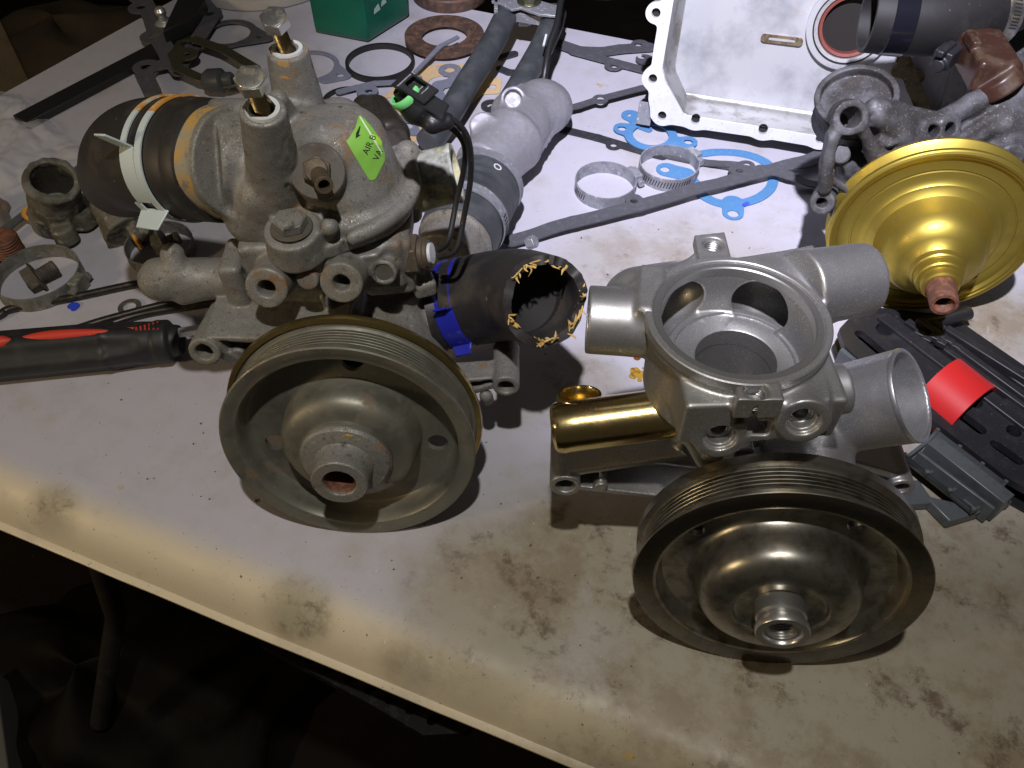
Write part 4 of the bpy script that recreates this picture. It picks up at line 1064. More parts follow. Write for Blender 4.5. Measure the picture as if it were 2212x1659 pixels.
# left arm
lb2 = V(1221, 1051, 25.6); la2 = nrm((-.06, -.98, .05))
N2.cyl(lb2, lb2-la2*4.4, .88, .92, k=.08, rd=.06)
P_ = [lb2+np.array([.1, .4, .84]), lb2+np.array([.1, .4, -.78]), C2+np.array([-2.5, 0, -1.8]), C2+np.array([-.5, 0, 4.2])]
for q in P_: q[1] = lb2[1]+.35
N2.plate(P_, (0, -1, 0), -3.9, 0, k=.15, rd=.08)
Q_ = [P_[0]+np.array([.75, 0, -.25]), P_[1]+np.array([.75, 0, .22]), P_[2]+np.array([0, 0, .3]), P_[3]+np.array([0, 0, -.3])]
N2.plate(Q_, (0, -1, 0), -2.4, 1.5, k=.05, rd=.08, sub=True)
pp = V(1298, 1055, 25.8); N2.cyl(pp, pp+np.array([0, 3, 0]), .4, k=.1, rd=.05); N2.cap(pp+np.array([0, .5, .8]), pp+np.array([0, .5, -.9]), .13, k=.1)
N2.cyl(lb2+la2, lb2-la2*3.0, .56, k=.03, rd=.03, sub=True)
# right arm
rb2 = V(1945, 1056, 27.6)
N2.cyl(rb2, rb2+np.array([.1, 3.8, 0]), .85, k=.08, rd=.06)
P_ = [rb2+np.array([.0, .4, .8]), rb2+np.array([0, .4, -.8]), C2+np.array([2, 0, -4]), C2+np.array([2, 0, 1.5])]
for q in P_: q[1] = rb2[1]+.4
N2.plate(P_, (0, -1, 0), -3.2, 0, k=.15, rd=.08)
Q_ = [P_[0]+np.array([-.7, 0, -.3]), P_[1]+np.array([-.7, 0, .3]), P_[2]+np.array([0, 0, .4]), P_[3]+np.array([0, 0, -.4])]
N2.plate(Q_, (0, -1, 0), -2, 1.5, k=.05, rd=.08, sub=True)
N2.cyl(rb2+np.array([0, -1, 0]), rb2+np.array([.1, 5, 0]), .52, k=.03, rd=.03, sub=True)
# plenum blobs behind the well that the two windows open into
for dr in ((-.75, 1, 0), (.75, 1, 0)):
    c_ = rc-R2*2.3+nrm(dr)*4.5
    N2.cap(c_+np.array([-dr[0]*.6, .1, 0]), c_+np.array([dr[0]*1.8, -.3, 0]), 1.85, k=.4)
sc0 = rp(1590, 774, -3.1)
# hollow out
N2.cyl(rc-R2*.45, rc+R2*1.5, 3.92, k=.02, rd=.02, sub=True)
N2.cyl(rc-R2*2.9, rc+R2*1, 3.55, k=.05, rd=.05, sub=True)
N2.cyl(rc-R2*3.2+rv*.05, rc-R2*2, 3.35, k=.1, rd=.1, sub=True)
N2.cyl(sc0, sc0-R2*7.5, 2.0, k=.05, rd=.05, sub=True)
for px_, py_, dr in ((1478, 655, (-.75, 1, 0)), (1645, 645, (.75, 1, 0))):
    c_ = rc-R2*2.15+nrm(dr)*4.5
    N2.cap(c_+np.array([-dr[0]*.6, .1, 0]), c_+np.array([dr[0]*1.8, -.3, 0]), 1.5, k=.2, sub=True); N2.cap(rc-R2*2.1+nrm(dr)*2.6, c_, 1.42, k=.15, sub=True)
N2.cyl(l0+(l1-l0)*.3, l1+(l1-l0), 1.42, k=.05, rd=.05, sub=True); N2.cyl(r0+(r1-r0)*.4, r1+(r1-r0), 1.55, k=.05, rd=.05, sub=True)
N2.cyl(t0_+ta*3.5, t1_+ta*2, 2.2, 2.42, k=.05, rd=.02, sub=True)
# seat ring standing inside the well
seat = Body((5, 22, 14), (16, 33, 18.5), .08)
h1_ = rp(1541, 527, 0); h2_ = rp(1634, 846, 0)
for q in (h1_, h2_): N2.cyl(q+R2*.5, q-R2*2.2, .52, k=.02, rd=.02, sub=True); N2.cyl(q+R2*.5, q-R2*.26, .58, .5, k=.02, rd=.02, sub=True)
sdf_obj('pump_housing', N2, M['newcast'], new, amp=.004, seed=11)
mk('valve_seat', lathe([(3.45, -.6), (3.45, .12), (3.38, .18), (3.12, .18), (3.06, .1), (3.05, .02), (2.1, .0), (2.0, -.06), (1.98, -1.0), (2.2, -1.2)], sc0, R2, 80, closed=True), M['newcast'], new)
mk('well_lip', lathe([(3.93, -.5), (3.93, -.12), (3.88, -.06), (3.60, -.06), (3.54, -.12), (3.54, -.6)], rc, R2, 96, closed=True), M['machined'], new)
for q in (h1_, h2_):
    mk('threaded_hole', lathe([(.51, -.2)]+thread_prof(.51, -.2, -.74, .13, .09)+[(.42, -.78), (.42, -.80), (0, -.80)], q, R2, 32, cap0=False), M['machined'], new)
mk('outlet_rim', lathe([(2.44, -.02), (2.61, -.02), (2.64, -.1), (2.64, -.25), (2.6, -.25), (2.42, -.25)], t1_+ta*.03, ta, 80, closed=True), M['machined'], new)
mk('well_rim', lathe([(4.27, -.45), (4.28, 0), (4.22, .05), (3.99, .05), (3.94, 0), (3.94, -.45)], rc, R2, 112, closed=True, wob=.001), M['newcast'], new)
# gold heater pipe
ga, gb = V(1449, 892, 26.0), V(1200, 925, 25.9); gx = nrm(gb-ga); Lg = np.linalg.norm(gb-ga)
mk('heater_pipe', lathe([(1.0, -.2), (1.30, -.2), (1.32, .3), (1.30, 1.0), (1.32, Lg-1.0), (1.36, Lg-.35), (1.30, Lg-.05), (1.12, Lg+.12), (.7, Lg+.16), (0, Lg+.16)], ga, gx, 64, wob=.004), M['gold'], new)
gc = V(1252, 862, 27.2); gd = nrm((-.05, .42, .9))
gp = mk('elbow_ring', lathe([(.95, -1.2), (1.18, -1.0), (1.2, .15), (1.14, .28), (1.02, .28), (.98, .15), (.96, -.9)], gc, gd, 48, closed=True), M['gold'], new)
# ------------------------------------------------------------------ third pump with the gold pulley (upper right)
A3 = nrm((-.20, -.97, .03)); C3 = W(2010, 512, 7.25)
gp3 = thing('gold_pulley_pump', 'weathered grey water pump with a shiny gold cone pulley, top right', 'water pump', (C3[0], C3[1]+5, 0))
P3 = [(6.3, -1.75), (7.1, -1.8), (7.2, -1.72), (7.22, -1.5), (7.1, -1.38), (6.7, -1.1), (6.65, -.85), (7.08, -.5), (7.2, -.4), (7.22, -.12), (7.15, -.02), (7.0, .05), (6.82, .02), (6.76, -.06), (6.6, -.1), (6.4, -.3), (6.2, -.34), (5.62, -.22), (5.58, -.28), (5.5, -.26), (5.46, -.18), (5.0, -.1), (4.62, .05), (4.56, .12), (4.3, .22), (3.95, .5), (3.75, 1.0), (3.6, 1.8), (3.4, 2.5), (3.0, 3.0), (2.5, 3.3), (2.1, 3.5), (1.85, 3.8), (1.78, 4.2), (1.7, 4.3), (1.62, 4.32), (1.58, 4.9), (1.5, 5.0), (1.3, 5.05), (1.25, 5.6), (1.1, 5.7), (.7, 5.7), (.7, 3), (2.5, 2.2), (4, -.2), (6.4, -.6), (6.5, -1.6)]
mk('pulley', lathe(P3, C3, A3, 128, closed=True), M['goldan'], gp3, smooth=28)
sh = mk('shaft', lathe([(1.0, 4.8), (.95, 6.4), (.92, 7.35), (.88, 7.5), (.66, 7.52), (.6, 7.3)]+thread_prof(.56, 7.2, 6.0, .17, .08)+[(0, 6.0)], C3, A3, 40, wob=.012), M['rust'], gp3)
K = Body((22, 45, 1.0), (48, 61, 19.5), .1)
def k_(px, py, y): return V(px, py, y)
K.cyl(C3-A3*2.0, C3-A3*7, 3.2, 4.2, k=.4, rd=.4)
# upper plate with two bolt holes
K.plate([k_(1935, 215, 53.5), k_(2020, 250, 53), k_(2095, 262, 52.6), k_(2110, 300, 52.3), k_(2020, 335, 52.3), k_(1985, 320, 52.3), k_(1950, 270, 53)], (.1, -.75, .66), -.9, 0, k=.4, rd=.15)
for q in (k_(2013, 283, 52.2), k_(2050, 278, 52.3)):
    K.cyl(q-np.array([.06, -.5, .45]), q+np.array([.02, -.15, .14]), .85, k=.25, rd=.08)
# round boss with bored lug
K.cyl(k_(1846, 238, 55.0), k_(1850, 205, 54.6), 2.7, 2.9, k=.3, rd=.1)
K.cyl(k_(1846, 238, 55.6)+np.array([0, 2, -2]), k_(1846, 238, 55.0), 2.2, k=.3)
K.plate([k_(1800, 262, 51.5), k_(1838, 222, 51.8), k_(1868, 215, 52), k_(1882, 240, 52), k_(1860, 268, 51.6), k_(1820, 282, 51.2)], (.05, -.72, .69), -.9, .1, k=.3, rd=.1)
K.cyl(k_(1846, 238, 55.0)+(k_(1850, 205, 54.6)-k_(1846, 238, 55.0))*.55, k_(1850, 205, 54.6)*2-k_(1846, 238, 55.0), 2.45, k=.05, rd=.05, sub=True)
K.cyl(k_(1826, 252, 53.0), k_(1838, 254, 51.2), 1.25, 1.2, k=.3, rd=.1)
# ribs and arms
def arm(pts, r, k=.3):
    q = [k_(*p) for p in pts]
    for a_, b_ in zip(q[:-1], q[1:]): K.cap(a_, b_, r, k=k)
arm([(1888, 226, 52.5), (1945, 238, 52.8), (2010, 252, 53)], .45)
arm([(1900, 250, 52.2), (1945, 290, 52), (1985, 330, 52)], .8, .6); arm([(1890, 240, 53), (1940, 270, 52.6), (2000, 310, 52.4)], .9, .6)
arm([(2030, 262, 53), (2100, 225, 54), (2180, 180, 55)], .75, .4); arm([(2070, 300, 52), (2140, 258, 53), (2190, 230, 53.6)], .35, .2); arm([(2050, 325, 51.5), (2120, 290, 52.4), (2170, 262, 53)], .4, .3)
arm([(2060, 300, 53.5), (2150, 240, 54.5), (2200, 210, 55)], 1.4, .5)
arm([(1815, 268, 51.5), (1795, 300, 51), (1785, 350, 50.6), (1782, 405, 50.3)], .5, .3); arm([(1795, 300, 52), (1800, 340, 52), (1790, 380, 51.4)], .35, .3)
K.cyl(k_(1785, 420, 52.6), k_(1776, 438, 50.0), .95, .9, k=.3, rd=.1); arm([(1790, 385, 50.6), (1830, 410, 50.8), (1850, 430, 51)], .28, .2)
arm([(1795, 450, 50.6), (1815, 480, 50.4), (1830, 510, 50.5)], .35, .2)
arm([(1858, 268, 51.2), (1880, 310, 51.2), (1905, 345, 51.2), (1940, 335, 51.2), (1975, 318, 51.4)], .42, .4)
arm([(1885, 320, 51.6), (1900, 350, 51.5)], .7, .5)
for q, r in ((k_(1922, 296, 51.4), .68), (k_(1818, 333, 51.2), .68)): K.cyl(q, q+np.array([.1, 1.8, -1.6]), r, r*1.05, k=.2, rd=.05)
arm([(1885, 255, 51.8), (1915, 285, 52)], .2, .1)
K.cyl(k_(2185, 341, 50.8), k_(2165, 315, 53), .95, 1.2, k=.3, rd=.1)
arm([(2110, 340, 52.5), (2135, 375, 52), (2120, 410, 51.5)], 1.4, .8)
K.box(k_(2190, 300, 55), (3.2, 3, 3.5), rd=.8, k=1)
arm([(1990, 480, 53), (1870, 420, 53)], 1.2, .5)
K.cap(C3-A3*4+np.array([-3, 0, 3]), k_(1850, 350, 54), 1.5, k=.8); K.cap(C3-A3*4+np.array([0, 0, 3]), k_(2000, 300, 54), 1.8, k=.8)
K.cap(C3-A3*4, C3-A3*4+np.array([-2, 1, -5.0]), 1.2, k=.6)
for q in (k_(2013, 283, 52.2), k_(2050, 278, 52.3)): K.cyl(q+np.array([.1, -1, .9]), q+np.array([-.1, 1.2, -1.1]), .42, k=.03, rd=.03, sub=True)
q = k_(1838, 253, 51.2); K.cyl(q+np.array([.1, -1, .9]), q+np.array([-.1, 2.0, -1.8]), .68, k=.05, rd=.03, sub=True)
q = k_(1776, 438, 50.0); K.cyl(q+np.array([0, -1, .4]), q+np.array([0, 1.2, -.5]), .36, k=.05, rd=.03, sub=True)
M['greycast'] = mat('oily_grey_casting', (.10, .10, .105), .3, .6, [(.4, 5, .40, .56, (.035, .032, .03), .7, .2), (6, 5, .58, .75, (.26, .26, .28), .5, .5), (.15, 3, .62, .70, (.08, .05, .035), .7, .1)], [(9, .35)])
sdf_obj('pump_casting', K, M['greycast'], gp3, amp=.007, seed=4)

# ------------------------------------------------------------------ aluminium cover standing on its lower edge, leaning back, open side to the front
cO = W(1400, 265, 1.4); cq = W(1760, 325, 1.4)
cover = thing('aluminium_cover', 'bright open aluminium cover with bolt holes round its flange and a red oil seal', 'engine cover', (cO[0]+14, cO[1], 0))
ce1 = nrm((cq-cO)*np.array([1, 1, 0])); _h = np.array([ce1[1], -ce1[0], 0]); cn_ = nrm(_h*math.cos(math.radians(15))+np.array([0, 0, math.sin(math.radians(15))])); ce2 = np.cross(cn_, ce1)
if ce2[2] < 0: ce2 = -ce2
DEP = 4.6
def PL(px, py, d=0):
    """where a line of sight meets the cover's plane (depth d): in-plane coordinates"""
    r = ray(px, py); o = np.array([0, 0, CAMH]); P0 = cO+cn_*d; t = np.dot(P0-o, cn_)/np.dot(r, cn_); q = o+r*t-P0
    return np.array([np.dot(q, ce1), np.dot(q, ce2), 0])
def toW(v):
    v = np.asarray(v, float); return cO+np.outer(v[:, 0], ce1)+np.outer(v[:, 1], ce2)+np.outer(v[:, 2], cn_)
def cpart(nm, vf, m_, smooth=40): return mk(nm, (toW(vf[0]), vf[1]), m_, cover, smooth=smooth)
out = [(1434, -150), (1424, 0), (1407, 100), (1398, 165), (1395, 215), (1402, 256), (1432, 272), (1500, 283), (1640, 303), (1770, 325), (1900, 346), (2100, 380), (2330, 420), (2430, 200), (2400, -150)]
inn = [(1468, -150), (1455, 0), (1430, 150), (1434, 172), (1452, 202), (1478, 249), (1681, 281), (1775, 296), (1900, 317), (2100, 349), (2300, 385), (2380, 200), (2350, -150)]
flo = [(1492, -150), (1482, 0), (1459, 140), (1461, 155), (1470, 175), (1482, 201), (1681, 231), (1775, 245), (1900, 264), (2090, 293), (2270, 325), (2340, 200), (2310, -150)]
O_ = [PL(*p) for p in out]; I_ = [PL(*p) for p in inn]; F_ = [PL(*p, -DEP) for p in flo]
lugs = [(1417, 28), (1410, 170), (1430, 250), (1502, 259), (1648, 281), (1772, 300)]
L_ = [PL(*p) for p in lugs]
f_ = Flat(.1); f_.poly(O_, grow=-.25)
for q in L_: f_.disc(q, .95)
f_.poly(I_, sub=True); f_.disc(L_[1], .9)
for q in L_: f_.disc(q, .42, sub=True)
v, f = f_.mesh(-.6, 0, k=.5); cpart('flange', (v, f), M['panedge'])
for q in L_:
    v, f = lathe([(.44, -.15), (.43, -.58), (0, -.58)], q, (0, 0, 1), 24, cap0=False); cpart('bolt_hole', (v, f), M['bore'])
    if q is L_[3] or q is L_[4] or q is L_[5]: continue
    v, f = lathe([(.8, -.6), (.85, -2.2), (0, -2.2)], q, (0, 0, 1), 24, cap0=False); cpart('bolt_lug', (v, f), M['panwall'])
# walls lofted from the flange to the floor with a rounded foot
def resamp(P, n=6):
    P = np.array(P); return np.vstack([P[i]*(1-t)+P[(i+1) % len(P)]*t for i in range(len(P)) for t in np.linspace(0, 1, n, endpoint=False)])
Ir, Fr = resamp(I_), resamp(F_); nI = len(Ir); rows = []
for t in np.linspace(0, 1, 9):
    zc = -.3-(DEP-.3)*math.sin(t*math.pi/2)**.9; xy = Ir*(1-t**2.2)+Fr*t**2.2; r_ = xy.copy(); r_[:, 2] = zc; rows.append(r_)
vs = np.vstack(rows); fs = [(j*nI+i, j*nI+(i+1) % nI, (j+1)*nI+(i+1) % nI, (j+1)*nI+i) for j in range(8) for i in range(nI)]
cpart('inner_wall', (vs, fs), M['panwall'], 60)
Or = resamp([p*np.array([1, 1, 0]) for p in I_]); cI = Or.mean(0); Og = Or+(Or-cI)/np.linalg.norm(Or-cI, axis=1)[:, None]*.45
vs = np.vstack([Og+np.array([0, 0, -.55]), Og*1.0+np.array([0, 0, -DEP-.4])]); fs = [(i, (i+1) % nI, nI+(i+1) % nI, nI+i) for i in range(nI)]+[tuple(nI+i for i in range(nI))]
cpart('outer_wall', (vs, fs), M['panwall'], 60)
sp = PL(1836, 58, -DEP+.6)
f_ = Flat(.13); f_.poly(F_, grow=.15); f_.disc(sp, 3.0, sub=True); cpart('cover_floor', f_.mesh(-DEP-.25, -DEP), M['pan'])
f_ = Flat(.1); f_.ring(sp, 3.2, 3.75); cpart('seal_boss', f_.mesh(-DEP-.1, -DEP+.7), M['pan'])
z0 = -DEP
for nm, pr, m_ in (('oil_seal', [(2.30, -.6), (2.36, .5), (2.62, .55), (2.72, .3), (2.75, 0)], 'seal'), ('seal_case', [(2.72, 0), (2.76, .75), (3.08, .78), (3.1, .3)], 'sealmetal'), ('seal_gap_shade', [(3.1, .2), (3.11, .82), (3.2, .82), (3.22, .2)], 'bore'), ('seal_bore_shade', [(2.9, -.33), (0, -.33)], 'bore')):  # gap and bore are dark-coloured faces in place of shaded depth
    v, f = lathe([(r_, h_) for r_, h_ in pr], sp+np.array([0, 0, z0]), (0, 0, 1), 72, cap0=False)
    if nm == 'seal_case' or nm == 'oil_seal' or nm == 'seal_gap_shade': f = [q for q in f if len(q) == 4]
    cpart(nm, (v, f), M[m_])
def rib(pts, r, h0, h1, m_, nm='rib'):
    f_ = Flat(.08); f_.line([PL(x, y, -DEP+h1) for x, y in pts], r); return cpart(nm, f_.mesh(-DEP+h0, -DEP+h1), m_)
rib([(1652, 82), (1726, 91)], .36, -.1, .35, M['oilrib'], 'slot_rib'); rib([(1662, 84), (1716, 90)], .1, .35, .42, M['pan'], 'slot_rib')
rib([(1952, 128), (1975, 190), (2005, 262), (2022, 300)], .62, -.1, .9, M['oilrib']); rib([(1938, 155), (1985, 168)], .5, -.1, .7, M['oilrib'])
rib([(2095, 100), (2075, 170), (2052, 240), (2042, 290)], .8, -.1, 1.3, M['panwall'])
rib([(2150, 165), (2152, 200), (2175, 235)], .55, -.1, 1.0, M['oilrib'])
v, f = lathe([(1.4, .08), (1.4, .12), (0, .12)], PL(2112, 240, -DEP)+np.array([0, 0, z0]), (0, 0, 1), 36); cpart('pilot_hole_shade', (v, f), M['bore'])  # solid disc, the shade of a hole put into its colour
tb = toW([PL(1393, 245, -.8)+np.array([0, 0, -.8])])[0]
mk('clip_plate', box(tb, (.7, .12, 1.1), ax=(ce1, cn_, ce2)), M['steelclamp'], cover, bevel=.03)
# ------------------------------------------------------------------ gaskets lying on the bench
def sheet(name, fl_, z0, th, m_, label, cat='gasket', group=None, warp=None, parent=None):
    o = mk(name, fl_.mesh(z0, z0+th, warp), m_, parent, smooth=40)
    if parent is None: tagt(o, label, cat, group)
    return o
GG = 'gaskets strewn over the bench'
def w(x, y, z=0): return W(x, y, z)
def lugs_(f, pts, r=.85, hr=.33, z=0):
    for p in pts: f.disc(w(p[0], p[1], z), r)
def holes_(f, pts, hr=.33, z=0):
    for p in pts: f.disc(w(p[0], p[1], z), p[2] if len(p) > 2 else hr, sub=True)
# long dark gasket in front of the clamps, one arm raised
f = Flat(.09); zA = 1.0
A_ = [(1105, 512), (1240, 478), (1380, 446), (1500, 410), (1600, 383), (1700, 358), (1800, 328)]
f.line([w(x, y, zA) for x, y in A_], .72)
l1_ = [(1369, 433), (1592, 366), (1615, 352)]; lugs_(f, l1_[:2], .78, z=zA); f.disc(w(1612, 356, zA), .8)
f.line([w(x, y, .4) for x, y in [(1590, 366), (1540, 352), (1440, 330)]], .5)
f.line([w(x, y, .4) for x, y in [(1640, 375), (1700, 390), (1800, 405), (1900, 420)]], .5)
holes_(f, [(1369, 437, .34), (1597, 370, .34), (1614, 354, .3)], z=zA)
sheet('long_gasket', f, 0, .16, M['gasket'], 'long raised charcoal gasket strip running in front of the two zinc hose clamps', group=GG,
      warp=warp_fn(*[(*w(x, y, zA)[:2], z) for (x, y), z in zip(A_, (.5, .85, 1.0, 1.0, .9, 1.0, 1.1))], (*w(1440, 330)[:2], .05), (*w(1500, 342)[:2], .1), (*w(1760, 398)[:2], .3)))
f = Flat(.09); f.line([w(*p) for p in [(1190, 276), (1290, 300), (1400, 333), (1430, 340)]], .5); f.disc(w(1325, 316), .75); holes_(f, [(1325, 317, .34)])
sheet('gasket_strip', f, .05, .16, M['gasketbl'], 'narrow black gasket strip between aluminium elbow and blue diamond gasket', group=GG)
f = Flat(.09); zB = .9
f.line([w(x, y, zB) for x, y in [(1195, 243), (1250, 230), (1295, 215), (1385, 192), (1450, 180)]], .42); f.disc(w(1297, 216, zB), .8); holes_(f, [(1297, 215, .38)], z=zB)
sheet('gasket_strip', f, zB, .15, M['gasket'], 'slim grey gasket strip raised over its own shadow left of the aluminium cover', group=GG)
f = Flat(.09); f.line([w(*p) for p in [(1198, 98), (1250, 116), (1300, 118), (1340, 112), (1400, 108)]], .85); f.line([w(*p) for p in [(1240, 118), (1330, 142), (1400, 160)]], .6); lugs_(f, [(1382, 103), (1325, 148), (1392, 135)], 1.0)
holes_(f, [(1378, 103, .45), (1326, 150, .42), (1385, 130, .45)])
sheet('forked_gasket', f, .25, .18, M['gasket'], 'dark forked gasket at the far bench edge left of the aluminium cover', group=GG)
# blue gaskets
f = Flat(.08)
f.poly([w(*p) for p in [(1345, 278), (1480, 308), (1450, 318), (1405, 322)]], grow=.25); f.ring(w(1405, 297), 1.3, 2.6); f.line([w(*p) for p in [(1345, 283), (1385, 300), (1430, 318), (1485, 312)]], .9)
f.seg(w(1345, 283), w(1405, 288), .85, 1.3); f.disc(w(1345, 283), .9); f.disc(w(1486, 312), .85)
f.disc(w(1405, 297), 1.75, sub=True); holes_(f, [(1343, 283, .42), (1486, 312, .42)])
sheet('blue_gasket', f, .22, .1, M['bluegasket'], 'light blue diamond gasket with a big central hole under the corner of the aluminium cover', group='blue gaskets')
f = Flat(.08); f.line([w(*p) for p in [(1372, 252), (1366, 262), (1385, 276), (1400, 282)]], .42); f.ring(w(1362, 252), .35, .95)
sheet('blue_gasket_tab', f, .08, .1, M['bluegasket'], 'small blue gasket eyelet peeping out left of the aluminium cover corner', group='blue gaskets')
f = Flat(.08); rcn = w(1562, 385)
ringpts = [(1450, 371), (1480, 378), (1500, 395), (1520, 425), (1560, 442), (1605, 440), (1645, 425), (1668, 400), (1665, 365), (1640, 345), (1600, 333), (1550, 330), (1515, 334)]
_sp = smooth_path([w(*p) for p in ringpts[1:]], 6); f.line(list(_sp), .45); f.line([w(*p) for p in ringpts[:2]], .95); f.seg(w(1583, 440), w(1583, 462), 1.0, .95); f.disc(w(1440, 368), 1.0)
holes_(f, [(1436, 368, .45), (1583, 464, .5)])
sheet('blue_gasket', f, .04, .1, M['bluegasket'], 'blue ring gasket with two eyelets passing inside the right hose clamp', group='blue gaskets')
# upper left group
f = Flat(.09)
f.line([w(*p) for p in [(312, 12), (332, 50), (346, 95), (372, 140), (395, 172)]], 1.0); lugs_(f, [(312, 11), (311, 34), (338, 97)], 1.5)
f.line([w(*p) for p in [(395, 160), (425, 115), (460, 60)]], .9); f.line([w(*p) for p in [(395, 150), (330, 165), (318, 180), (335, 215)]], .9)
f.line([w(*p) for p in [(415, 0), (437, 14), (462, 46)]], .9); lugs_(f, [(423, 8), (458, 47), (322, 163)], 1.4)
holes_(f, [(312, 11, .6), (311, 34, .55), (338, 97, .6), (423, 8, .6), (437, 15, .5), (458, 48, .6), (322, 163, .6)])
sheet('lobed_gasket', f, .9, .16, M['gasket'], 'dark many-lobed gasket crossing the black bar at upper left', group=GG)
f = Flat(.09); f.line([w(*p) for p in [(388, 150), (402, 126), (432, 118), (490, 138), (560, 180)]], .55); f.line([w(*p) for p in [(384, 150), (396, 180), (440, 200), (500, 215), (560, 200)]], .55); f.disc(w(412, 150), 1.25)
holes_(f, [(412, 126, .6), (415, 150, .4)])
sheet('olive_plate', f, 1.6, .22, M['olive'], 'olive plated steel plate with a curved opening behind the left inlet hose', 'plate')
f = Flat(.09); f.ring(w(497, 80), 2.45, 3.15); f.seg(w(545, 74), w(580, 90), .9, .6); f.seg(w(525, 100), w(575, 92), .5, .5); f.seg(w(455, 60), w(440, 74), .6, .8)
f.disc(w(497, 80), 2.4, sub=True); holes_(f, [(562, 88, .35)])
sheet('ring_gasket', f, .3, .2, M['gasket'], 'dark round gasket with an eared corner lying left of the rear bolt', group=GG)
f = Flat(.09); f.ring(w(668, 147), 2.75, 3.3); f.seg(w(705, 175), w(742, 166), .7, .85); f.seg(w(722, 140), w(742, 166), .35, .8); f.disc(w(668, 147), 2.7, sub=True); holes_(f, [(736, 166, .42)])
sheet('ring_gasket', f, .1, .14, M['greygasket'], 'grey round gasket with one pierced corner right of the rear bolt tower', group=GG)
oc = w(822, 141)
o = mk('sealing_ring', lathe([(3.42, 0), (3.75, 0), (3.78, .3), (3.75, .62), (3.42, .62), (3.40, .3)], oc, (0, 0, 1), 96, closed=True), M['rubber'], None, origin=oc); tagt(o, 'thin black square-section sealing ring lying flat below the green bottle', 'seal ring')
f = Flat(.09); f.ring(w(750, 222), 2.1, 2.5); sheet('thin_ring', f, .1, .3, M['rubber'], 'black rubber ring half hidden behind the old pump cover', 'seal ring')
f = Flat(.09); f.line([w(*p) for p in [(735, 208), (770, 199), (810, 190), (880, 186), (905, 178)]], .4); f.seg(w(790, 208), w(800, 206), .9); holes_(f, [(798, 207, .4)]); sheet('gasket_strip', f, .45, .14, M['greygasket'], 'grey gasket strip just below the black sealing ring', group=GG)
# brown ring, disc
bc_ = w(961, 93)
f = Flat(.1); f.ring(bc_, 2.6, 4.45)
for k in range(8):
    a = .35+k*math.pi/4; f.disc(bc_+np.array([math.cos(a), math.sin(a), 0])*3.55, .3 if k % 2 else .42, sub=True)
sheet('brown_flange_ring', f, .55, .5, M['rustbrown'], 'flat rusty brown steel ring with small holes', 'flange ring')
dc = w(972, -8)
o = mk('rusty_hub_disc', lathe([(1.8, 0), (4.4, 0), (4.5, .2), (4.5, 1.3), (4.35, 1.5), (2.6, 1.5), (2.5, 2.3), (1.8, 2.4)], dc, (0, 0, 1), 72, closed=True), M['rustbrown'], None, origin=dc); tagt(o, 'thick rusty hub disc with two dark bolt holes at the top edge', 'hub disc')
cs = [lathe([(.6, -.5), (.6, 3)], w(px, py, 1.5)*np.array([1, 1, 0]), (0, 0, 1), 24) for px, py in ((932, 14), (984, 27), (1020, 8))]; boolcut(o, cs)
o = mk('metal_strip', prism([w(893, 157, .9), w(900, 160, .9), w(955, 104, 1.2), w(993, 84, 1.4), (w(988, 79, 1.4)), w(948, 99, 1.2)], (0, 0, 1), .18), M['greygasket'], None); tagt(o, 'narrow grey metal strip leaning on the brown flange ring', 'strip')
# tan gasket sheets
def tan(pts, holes, z, label, grow=.1):
    f = Flat(.1); f.poly([w(*p) for p in pts], grow=grow); holes_(f, holes); return sheet('card_gasket', f, z, .08, M['tangasket'], label, group='tan card gaskets')
tan([(822, 218), (862, 186), (905, 152), (950, 140), (1007, 143), (1035, 175), (1000, 240), (958, 262), (905, 242), (850, 240)], [(846, 218, .6), (952, 148, .45), (955, 182, 1.5), (895, 185, .4), (985, 205, 1.4), (930, 225, 1.2)], .06, 'large tan card gasket under the plug connector')
tan([(1021, 222), (1050, 170), (1082, 174), (1078, 203), (1040, 205)], [(1062, 190, .5)], .1, 'small tan card gasket corner between the two black hoses')
tan([(846, 243), (880, 250), (925, 268), (922, 292), (872, 318), (850, 300), (858, 270)], [(880, 276, 1.0), (905, 290, .5)], .04, 'tan card gasket partly hidden by the old pump cover')
f = Flat(.08); f.line([w(*p) for p in [(974, 156), (992, 170), (975, 183), (950, 188), (938, 205)]], .75); lugs_(f, [(972, 156), (936, 212)], 1.25); f.line([w(*p) for p in [(960, 222), (978, 232), (950, 238)]], .5)
holes_(f, [(972, 156, .55)]); sheet('grey_gasket', f, .2, .1, M['greygasket'], 'blue-grey curved gasket on top of the large tan card gasket', group=GG)
f = Flat(.08); f.seg(w(878, 278), w(897, 290), 1.3, .6); f.seg(w(878, 278), w(868, 262), 1.1, .7); holes_(f, [(880, 277, .6)]); sheet('grey_gasket', f, .2, .1, M['greygasket'], 'blue-grey pierced gasket tip right beside the stamped steel cover', group=GG)
f = Flat(.08); f.ring(w(1062, 232), .5, 1.1); f.line([w(*p) for p in [(1066, 238), (1085, 250)]], .5); sheet('black_eyelet', f, .1, .15, M['gasketbl'], 'small black gasket eyelet between black hose and aluminium elbow', group=GG)
f = Flat(.08); f.line([w(*p) for p in [(1080, 152), (1100, 160), (1130, 160)]], .45); f.line([w(*p) for p in [(1082, 128), (1110, 120)]], .5); sheet('black_eyelet', f, .1, .2, M['gasketbl'], 'black gasket fragments between the two black hoses', group=GG)

